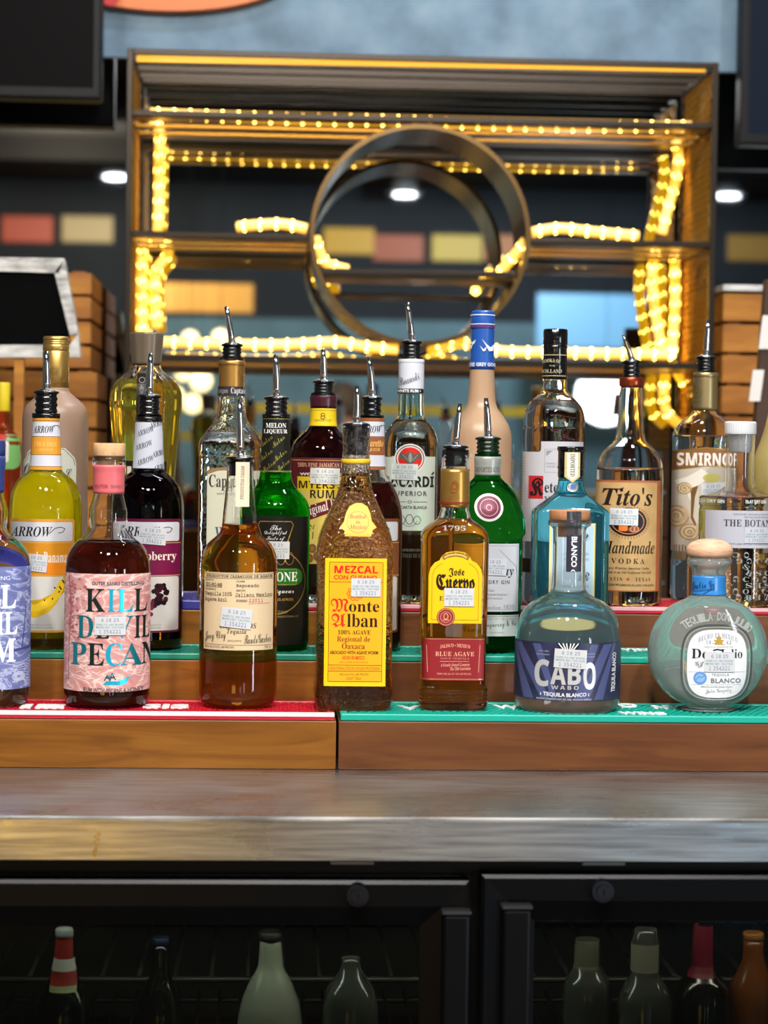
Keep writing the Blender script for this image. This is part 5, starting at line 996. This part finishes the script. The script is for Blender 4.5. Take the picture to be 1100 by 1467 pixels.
for i in range(14): x = 428 + random.random() * 22; y = 748 + random.random() * 26; L.line([(x, y), (x + random.uniform(-8, 8), y - random.uniform(6, 12))], 1.6, random.choice(('#3c6a24', '#4f7a2c')), lay=4)
for x, y in ((448, 786), (444, 800), (455, 797)): L.ell(x, y, 6, 7, '#8a6234', lay=4, n=16); L.ring(x, y, 4, 5, .8, '#4a2c14', lay=5, n=14)
L.rect(412, 808, 507, 840, '#1c120e', lay=4); L.build('maroon and yellow label'); sticker(b, 465.5, 682, 41, 23, 1, '#d6d4cc')
# white rum with bat seal
b = Bottle('rum_bottle', 'clear white rum bottle with white neck wrap and round red seal on the top step', 'bottle', 584.5, R3, Z[3], [(512, 16.2), (518, 17.8), (565, 18), (588, 18.4), (596, 19.6), (603, 23.5), (610, 30), (618, 35), (627, 38), (638, 39.8), (650, 40), (850, 40), (858, 38.6), (862, 35)], glass('greenish_glass', (.95, 1, .97)), 'bottles on the top step', fill=602, liq=WATER)
b.pourer(491, 14.6, 513, (583.5, 434), tube_r=4.2, ring=False); b.wrap('neck_wrap', 515, 564, pr('white_wrap', '#c6c8d0', .35), lab='white neck wrap'); b.collar('neck_ring', [(515, 17.4), (516, 18.6), (520, 18.6), (521, 17.6)], pr('white_wrap', '#c6c8d0', .35))
L = Lab(b, 'neck_print', base=.0010); L.rect(560, 556.5, 606, 563, '#1d1d22', lay=0); L.text('• WHITE RUM •', 567, 602, 557.6, 562, '#e0e0e4', bold=.03, lay=1); L.text('Bacardi', 572, 600, 537, 548, '#5a5c68', 'sc', rot=-22, lay=1); L.text('Facundo', 563, 574, 536, 542, '#5a5c68', 'sc', rot=-30, lay=1); L.build()
L = Lab(b); L.rect(549, 654, 624, 760, '#b9c0b4', lay=0); L.rect(549, 654, 562, 655, '#4a4c48', lay=1); L.ell(587, 657, 22, 21, '#c9cec6', lay=1); L.ring(587, 657, 19.4, 18.4, 1.4, '#7c2420', lay=2); L.ell(587, 657, 17, 16, '#c8261e', lay=2)
L.poly([(573, 648), (581, 651), (587, 647), (593, 651), (601, 648), (603, 658), (597, 657), (591, 664), (587, 669), (583, 664), (577, 657), (571, 658)], '#55534f', lay=3); L.ell(587, 656, 2.6, 7, '#8a8780', lay=4, n=14); L.line([(576, 651), (584, 660)], 1, '#8a8780', lay=4).line([(598, 651), (590, 660)], 1, '#8a8780', lay=4)
L.text('BACARDI', 550, 622, 682, 698, '#1c1c20', 'nb', bold=.015); L.line([(618.5, 680), (622, 676)], 2.4, '#1c1c20', lay=3); L.text('SUPERIOR', 561, 612, 703.5, 710.5, '#33343a', bold=.02, sp=1.25); L.line([(563, 719), (582, 719)], .8, '#44464a').line([(592, 719), (612, 719)], .8, '#44464a'); L.ring(587, 719, 2.6, 2, .8, '#44464a', n=8); L.text('RON CARTA BLANCA', 562, 612, 724.5, 729, '#33343a', bold=.02)
L.ring(587, 744, 5, 7, 1.2, '#5d625c', n=16); L.ring(576, 745, 5, 6, 1.2, '#6a706a', n=12); L.ring(598, 745, 5, 6, 1.2, '#6a706a', n=12); L.ring(587, 741, 12, 13, .7, '#5d625c', a0=20, a1=160, n=16); L.build('pale label with black name lettering'); sticker(b, 580, 676, 36, 23, 1, '#c6c9c4')
L = Lab(b, 'lower_print'); L.text('CASA FUNDADA EN 1862', 562, 612, 786, 790, '#6a6c60'); L.text('SANTIAGO DE CUBA', 566, 612, 793, 799, '#4c4e46', 'sb'); L.build()
# frosted vodka
FR = glass('frosted_glass', '#f3ddc4', haze=.55, hazecol='#d3ae8c', rough=.35)
b = Bottle('vodka_bottle', 'frosted peach tinted vodka bottle with blue cap wrap on the top step', 'bottle', 685.5, R3, Z[3], [(448, 15.4), (452, 16.6), (466, 16.8), (474, 16.4), (529, 17.3), (545, 17.8), (560, 18.6), (575, 20), (584, 23), (592, 28.5), (600, 34), (609, 39.2), (620, 42.4), (632, 43.4), (850, 43.4), (858, 42), (862, 38)], FR, 'bottles on the top step', punt=.01)
b.wrap('cap_wrap', 446, 529.5, pr('royal_blue', '#1d4f9e', .32, spec=.6), lab='royal blue foil cap wrap'); b.collar('cap_top', [(445, 12.5), (446, 15.2), (449, 16.6), (450, 14)], pr('royal_blue', '#1d4f9e', .32, spec=.6))
b.collar('inner_cork', [(531, 11.8), (552, 12)], pr('cork_seen', '#cfa67a', .6)) if False else None
L = Lab(b, 'cap_print', base=.0010); W1 = '#d6d8e4'; L.rect(668, 450.6, 708, 451.8, W1, lay=0); L.rect(668, 463.6, 708, 464.8, W1, lay=0); L.rect(668, 465.4, 708, 469.6, '#5a3470', lay=0)
def bird(x, y, q): L.poly([(x, y), (x - 5 * q, y - 9 * q), (x - 1.5 * q, y - 5 * q), (x + 1 * q, y - 3 * q), (x + 5 * q, y - 7 * q), (x + 3 * q, y - .5 * q)], W1, lay=1)
bird(678, 493, 1.0); bird(692, 503, .95); bird(700, 503, 1.9); bird(674, 500, 1.2); L.line([(670, 503), (676, 497)], 1.4, W1, lay=1); L.text('GOOSE GREY GOOSE', 664, 716, 519, 524.4, W1, bold=.03, lay=1); L.build('white bird print')
L = Lab(b, 'etched_print'); L.text('Vodka', 664, 708, 640, 655, '#c3a58c', 'sc', rot=-8); L.build()
# dutch vodka
b = Bottle('vodka_bottle', 'clear vodka bottle with black cap and a red square label', 'bottle', 789.5, R3, Z[3], [(540, 16.6), (544, 17.4), (556, 17.6), (562, 20), (568, 26), (575, 33), (584, 39.5), (594, 42.6), (604, 43.6), (612, 43.2), (614, 43.8), (850, 43.6), (858, 42), (862, 38)], glass('soft_ripple_glass', bump=(70, .3, (1, 1, .6))), 'bottles on the top step', fill=575, liq=WATER)
b.collar('cap', [(472, 15.6), (473.5, 17.2), (493, 17.4), (495, 16.4), (498, 17.4), (500, 16.6), (541, 17.6), (543, 16)], pr('black_gloss', '#0d0d0f', .16, spec=.7), 'black screw cap and sleeve')
L = Lab(b, 'cap_print', base=.0012); L.rect(770, 508, 810, 509, '#b9a878', lay=0); L.text('VODKA OF', 779, 802, 514, 519, '#b5a888', 'sb', arc=2); L.text('THE', 788, 795, 523, 525, '#b5a888'); L.text('HOLLAND', 777, 804, 529, 534, '#b5a888', 'sb'); L.rect(770, 537.6, 810, 538.6, '#b9a878', lay=0); L.build()
L = Lab(b); L.poly([(744, 648), (773, 648), (775, 645), (775, 633), (838, 633), (838, 776), (744, 776)], '#b9b6bb', lay=0)
for i in range(30): L.line([(748, 657 + i * 4), (756, 656.6 + i * 4)], .7, '#8a888e', lay=1)
L.frame(780, 644, 816, 677, .6, '#8d8b90', lay=1); L.poly([(782, 646), (791, 646), (782, 654)], '#8a888e', lay=1); L.text('DARE CO. ABC', 782, 813, 663, 665.6, '#8a8c92'); L.text('MIXED BEV TAX', 783, 813, 667.4, 670, '#8a8c92'); L.rect(760, 682, 778.6, 715, '#b8242a', lay=1); L.text('K', 761.5, 779, 685, 711, '#18141a', 'fr', bold=.02); L.text('etel One', 780.5, 836, 690, 706, '#1c1c22', 'sb'); L.text('VODKA', 780, 822, 711, 719, '#3a3a42', 'sb'); L.build('white label with a red square'); L = Lab(b, 'lower_print'); L.rect(750, 801, 762, 821, '#14120f', lay=0); L.build()
# handmade vodka
b = Bottle('vodka_bottle', 'clear vodka bottle with copper band and kraft paper label on the top step', 'bottle', 899, R3, Z[3], [(553, 14.4), (556, 16), (575, 17), (600, 18.2), (620, 19.6), (629, 22), (636, 27.5), (642, 34), (650, 40.5), (660, 45), (672, 47), (690, 47.4), (850, 47.4), (858, 46), (862, 42)], CLEAR, 'bottles on the top step', fill=672, liq=WATER)
b.pourer(520, 13.6, 545, (891.5, 479), tube_r=3.4, ring=False, tr=1.0); b.collar('copper_band', [(541, 16.6), (542, 17.4), (552, 17.4), (553.5, 16.4)], foil('#a8482c'), 'copper band round the neck')
L = Lab(b); CP = '#a85e3c'; L.rect(845, 689, 948, 847, CP, lay=0); L.rect(853.5, 692, 942, 845.5, ramp_mat('kraft', [(.3, '#b18c58'), (.7, '#c49f6a')], noise=50, rough=.6), lay=1)
L.text("Tito's", 866, 934.5, 699, 725, '#22160e', 'si', bold=.006, lay=3); L.line([(885, 702), (893, 699.6)], 1.4, '#22160e', lay=3)
L.ell(900, 748, 26, 20.5, '#1d1410', lay=2, n=36)
for k in range(44):
    a = 2 * pi * k / 44; L.line([(900 + 27 * cos(a), 748 + 21.4 * sin(a)), (900 + 30.5 * cos(a), 748 + 24.4 * sin(a))], .9, '#5a3a26', lay=2)
L.ring(900, 748, 22, 16.8, 1, '#d9805a', lay=3); L.rect(887, 752, 899, 761, '#d9742c', r=2, lay=3); L.rect(900, 755, 916, 762, '#8a5236', r=3, lay=3); L.ring(906, 758, 3, 4, .8, '#e0a080', lay=4, n=12); L.ring(911, 758, 3, 4, .8, '#e0a080', lay=4, n=12)
L.text('Handmade', 866.5, 939, 775, 793.5, '#22160e', 'si'); L.text('VODKA', 878, 924, 800, 807.5, '#33231a', 'sb', sp=1.5); L.text('Award Winning American Vodka', 869, 931, 812, 816.6, '#33231a', 'si'); L.text('Crafted in an Old Fashioned Pot Still', 867, 934, 817.8, 822.6, '#33231a', 'si'); L.text('AUSTIN', 867, 893, 827, 832, '#33231a', 'sb', sp=1.4); L.text('TEXAS', 911, 933, 827, 832, '#33231a', 'sb', sp=1.4); L.poly([(900.5 + (3.4 if k % 2 == 0 else 1.4) * sin(k * pi / 5), 829.5 - (3.4 if k % 2 == 0 else 1.4) * cos(k * pi / 5)) for k in range(10)], '#b8422c', lay=2); L.text('DISTILLED & BOTTLED BY FIFTH GENERATION, INC. AUSTIN, TX 40% ALC/VOL', 856, 939, 836.4, 840, '#1d1410', bold=.02)
L.build('kraft paper label with copper edge'); sticker(b, 895, 740.5, 37.5, 24, 1, '#d0d2d4')
# vanilla vodka
b = Bottle('vodka_bottle', 'clear vodka bottle with pale gold neck wrap and cream rose label', 'bottle', 1005, Y3 + .145, Z[3], [(532, 15.4), (537, 17), (588, 17.2), (592, 19), (597, 25, 2.3), (603, 32, 2.6), (610, 38.5, 2.8), (618, 43, 2.8), (626, 44.4, 2.6), (640, 44.4, 2.4), (800, 44, 2.4), (812, 45, 2.4), (850, 44.4, 2.4), (858, 42)], CLEAR, 'bottles on the top step', fill=626, liq=WATER)
b.pourer(513, 14.4, 532, (1014.5, 458), tube_r=4, ring=False); b.wrap('neck_wrap', 535, 588, foil('#a8966a', .36), lab='pale gold neck wrap'); b.collar('neck_ring', [(534, 17), (535, 18.2), (540, 18.2), (541, 17.2)], foil('#a8966a', .36))
L = Lab(b, 'neck_print', base=.0010); L.ring(999, 561, 5.5, 9, .9, '#6a5a30', n=18); L.ring(999, 559, 3, 4, 1, '#6a5a30', n=12); L.text('VANILLA', 993, 1006, 574, 577, '#6a5a30'); L.build()
L = Lab(b); L.rect(957, 650, 1056, 790, '#b9b0a0', lay=0); L.poly([(957, 652), (967, 647), (1010, 642), (1060, 646), (1060, 671), (1010, 669), (957, 676)], '#82582c', lay=1); L.line([(957, 652), (967, 647), (1010, 642), (1060, 646)], .9, GD, lay=2); L.line([(957, 675), (1010, 668), (1060, 670)], .9, GD, lay=2); L.text('SMIRNOFF', 973, 1066, 649.5, 668, '#ddd6cc', 'nb', bold=.012)
L.poly([(968, 690), (985, 684), (1004, 672), (1016, 680), (1006, 692), (992, 700), (990, 718), (984, 702)], '#d6cfc4', lay=1); L.poly([(990, 700), (1000, 696), (996, 712), (994, 740), (999, 752), (996, 753), (991, 742), (991, 716)], '#6a4a24', lay=2)
for cx_, cy2, rr_ in ((973, 740, 17), (990, 762, 13), (1004, 784, 15), (983, 700, 9)):
    L.ell(cx_, cy2, rr_, rr_ * .95, '#c2a982', lay=2)
    for q in range(5): L.ring(cx_, cy2, rr_ * (.9 - q * .18), rr_ * (.85 - q * .17), 1, ('#8a6c42', '#d9c8a4')[q % 2], lay=3, a0=30 * q, a1=30 * q + 300, n=22)
L.ell(1019, 685, 13, 6, '#b8b060', lay=2); L.text('VANILLA', 1004, 1034, 716, 723, '#4a3820', 'sb'); L.build('gold band and cream rose label'); sticker(b, 1022, 703, 34, 22, -4, '#c9cbd0')
L = Lab(b, 'lower_print'); L.rect(968, 781, 985, 803, '#7c6a50', r=4, lay=0); L.build()
# botanical gin
b = Bottle('gin_bottle', 'wide clear embossed gin bottle with ribbed white cap and lilac grey label', 'bottle', 1056, Y3 + .042, Z[3], [(618, 20.4), (623, 20.6), (640, 20.2), (690, 19.8), (697, 22), (703, 30), (707, 44), (709, 53), (712, 56), (722, 56.5), (725, 55), (730, 56), (786, 56), (850, 56), (861, 54), (866, 49)], CLEAR, 'bottles on the top step', fill=712, liq=WATER, seg=56, punt=.01)
b.collar('screw_cap', [(604, 20.4), (605.5, 21.8), (607, 22), (621, 22), (622.5, 21), (622.8, 16.5), (646, 15.6), (648, 14)], pr('white_cap', '#cfcfd2', .4), 'ribbed white screw cap', flute=(40, .012), seg=160)
L = Lab(b); L.rect(1017, 732, 1116, 785, '#b3b1bb', lay=0); L.rect(1001, 731, 1016, 766, '#a8a052', lay=0); L.ring(1008, 748, 5, 13, .8, '#6a6428', n=20); L.text('THE BOTANIST', 1039, 1124, 744.5, 754.5, '#3c3a42', 'sb', sp=1.05); L.text('CONCEIVED, DISTILLED & HANDCRAFTED', 1051, 1112, 736, 738.6, '#6a6872'); L.text('ON THE ISLAND OF ISLAY', 1066, 1104, 740, 742.4, '#6a6872'); L.text('DISTILLERS OF ISLAY GIN BRUICHLADDICH', 1046, 1116, 778, 780.6, '#6a6872'); L.build('lilac grey label'); sticker(b, 1084, 767, 35, 22, 0, '#bcbcc4')
L = Lab(b, 'shoulder_lettering'); L.text('ISLAY DRY GIN', 1006, 1040, 716, 721, '#d5d8d4', bold=.02); L.rect(1052, 716, 1061, 720, '#1d1a14', lay=1); L.text('ISLAY DRY GIN', 1068, 1098, 716, 721, '#d5d8d4', bold=.02); L.build()
L = Lab(b, 'embossed_lettering')
for r_ in range(8):
    for c_ in range(7):
        x = 1008 + c_ * 14 + (r_ % 2) * 4; y = 792 + r_ * 8.6
        if random.random() < .85: L.text(random.choice('SCOEGB'), x, x + 9, y, y + 7, EM, 'sb', rot=random.choice((0, 90, 180, 30)))
L.build()
# pale yellow frosted bottle at right edge
FY = glass('frosted_yellow', '#f2e2a0', haze=.5, hazecol='#c9b676', rough=.3)
b = Bottle('liqueur_bottle', 'frosted pale yellow bottle cut off at the right edge behind the clear gin bottle', 'bottle', 1121, Y3 + .15, Z[3], [(500, 18), (540, 19), (580, 23), (610, 29), (632, 35), (648, 41), (662, 44.5), (680, 46), (850, 46), (860, 42)], FY, 'bottles on the top step', punt=.01)
b.collar('cap', [(470, 18), (472, 20), (505, 20), (506, 18)], GD, 'gold cap')
# amber bottle far left behind the steps
b = Bottle('rum_bottle', 'blurred amber bottle with green label and yellow cap far behind at the left edge', 'bottle', 2, 2.74, .0008, [(588, 9), (600, 9.5), (606, 14), (612, 22), (620, 27), (632, 28), (830, 28), (840, 25)], glass('amber_glass', (.85, .3, .06), haze=.25, hazecol='#a8401c'), 'bottles behind the steps', punt=.006)
b.collar('cap', [(562, 9.5), (563, 10), (588, 10), (589, 9)], pr('yellow_cap', '#d9c02a', .35), 'yellow cap')
L = Lab(b); L.rect(-24, 622, 27, 672, '#6aa05a', r=10, lay=0); L.rect(-10, 632, 12, 662, '#c9c4b8', r=3, lay=1); L.rect(-6, 622, 8, 640, '#a8342c', lay=2); L.build('green label')

# ---------------------------------------------------------------- bottles inside the cooler
zs_ = zsh + .0035
def cool(bx, y, prof, mat, lab, grp='bottles inside the cooler', name='beer_bottle', cap=None, lbl=None, fill=None, liq=None, Yc=None):
    Yq = YD + y; yb_px = None
    bb = Bottle(name, lab, 'bottle', bx, Yq, zs_, prof, mat, grp, seg=32, sub=2, punt=0, fill=fill, liq=liq)
    if cap: bb.collar('cap', cap[0], cap[1])
    if lbl:
        L = Lab(bb)
        for (x0, y0, x1, y1, m, ly) in lbl: L.rect(x0, y0, x1, y1, m, lay=ly)
        L.build()
    return bb
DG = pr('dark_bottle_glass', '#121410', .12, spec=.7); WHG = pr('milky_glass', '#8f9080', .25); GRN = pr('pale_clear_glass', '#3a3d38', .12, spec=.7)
cool(90, .12, [(1338, 11), (1352, 12), (1380, 15), (1405, 22), (1430, 34), (1460, 38), (1560, 38)], DG, 'cooler bottle with red and white neck label at the left', cap=([(1330, 12), (1333, 13), (1341, 13), (1342, 11)], pr('grey_cap', '#8a8a86', .4)), lbl=[(72, 1345, 110, 1420, '#8a2420', 0), (72, 1375, 110, 1392, '#b5b0a8', 1), (72, 1408, 110, 1420, '#8f9468', 1)])
cool(228, .16, [(1352, 11), (1375, 12), (1400, 14), (1430, 26), (1470, 32), (1560, 32)], DG, 'cooler bottle with a small dark blue cap left of centre', cap=([(1341, 11), (1343, 12.5), (1352, 12.5), (1353, 11)], pr('navy_cap', '#1d2440', .35)))
cool(385, .14, [(1346, 15), (1360, 16), (1388, 18), (1405, 26), (1425, 34), (1450, 42), (1480, 46), (1570, 46)], WHG, 'milky cone shouldered bottle in the cooler', name='juice_bottle', cap=([(1332, 14), (1334, 17), (1346, 17), (1347, 14)], pr('dark_cap', '#26241f', .4)))
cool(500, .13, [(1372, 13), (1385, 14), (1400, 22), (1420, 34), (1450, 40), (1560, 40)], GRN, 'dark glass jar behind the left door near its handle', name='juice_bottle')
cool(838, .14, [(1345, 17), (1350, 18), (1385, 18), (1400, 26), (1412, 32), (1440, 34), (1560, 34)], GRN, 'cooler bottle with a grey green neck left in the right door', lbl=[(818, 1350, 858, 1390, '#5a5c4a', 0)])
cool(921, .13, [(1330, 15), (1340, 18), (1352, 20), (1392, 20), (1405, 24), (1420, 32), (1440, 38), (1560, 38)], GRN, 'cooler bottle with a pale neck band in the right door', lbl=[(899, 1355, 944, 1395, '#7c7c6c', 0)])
cool(1003, .14, [(1328, 13), (1345, 14), (1385, 15), (1400, 22), (1415, 34), (1440, 40), (1560, 40)], DG, 'cooler bottle with a dark red foil neck', name='wine_bottle', lbl=[(986, 1328, 1022, 1400, '#6a1828', 0)])
cool(1075, .15, [(1345, 14), (1370, 15), (1395, 22), (1415, 30), (1440, 34), (1560, 34)], pr('orange_drink', '#6a3a14', .2), 'cooler bottle of brown orange drink at the right', name='juice_bottle', cap=([(1334, 13), (1336, 15), (1345, 15), (1346, 13)], pr('orange_cap', '#8a5a20', .4)))
area('cooler_lamp', (X(300), YD + .1, -.05), (X(300), YD + .3, -.6), .5, 2.4, (.9, 1, .85), sy=.04); area('cooler_lamp_b', (X(950), YD + .1, -.05), (X(950), YD + .3, -.6), .5, 2.4, (1, .9, .75), sy=.04)
for c_ in ('lettering',):
    o = bpy.data.objects.get(c_)
    if o and o.type == 'FONT': bpy.data.objects.remove(o)
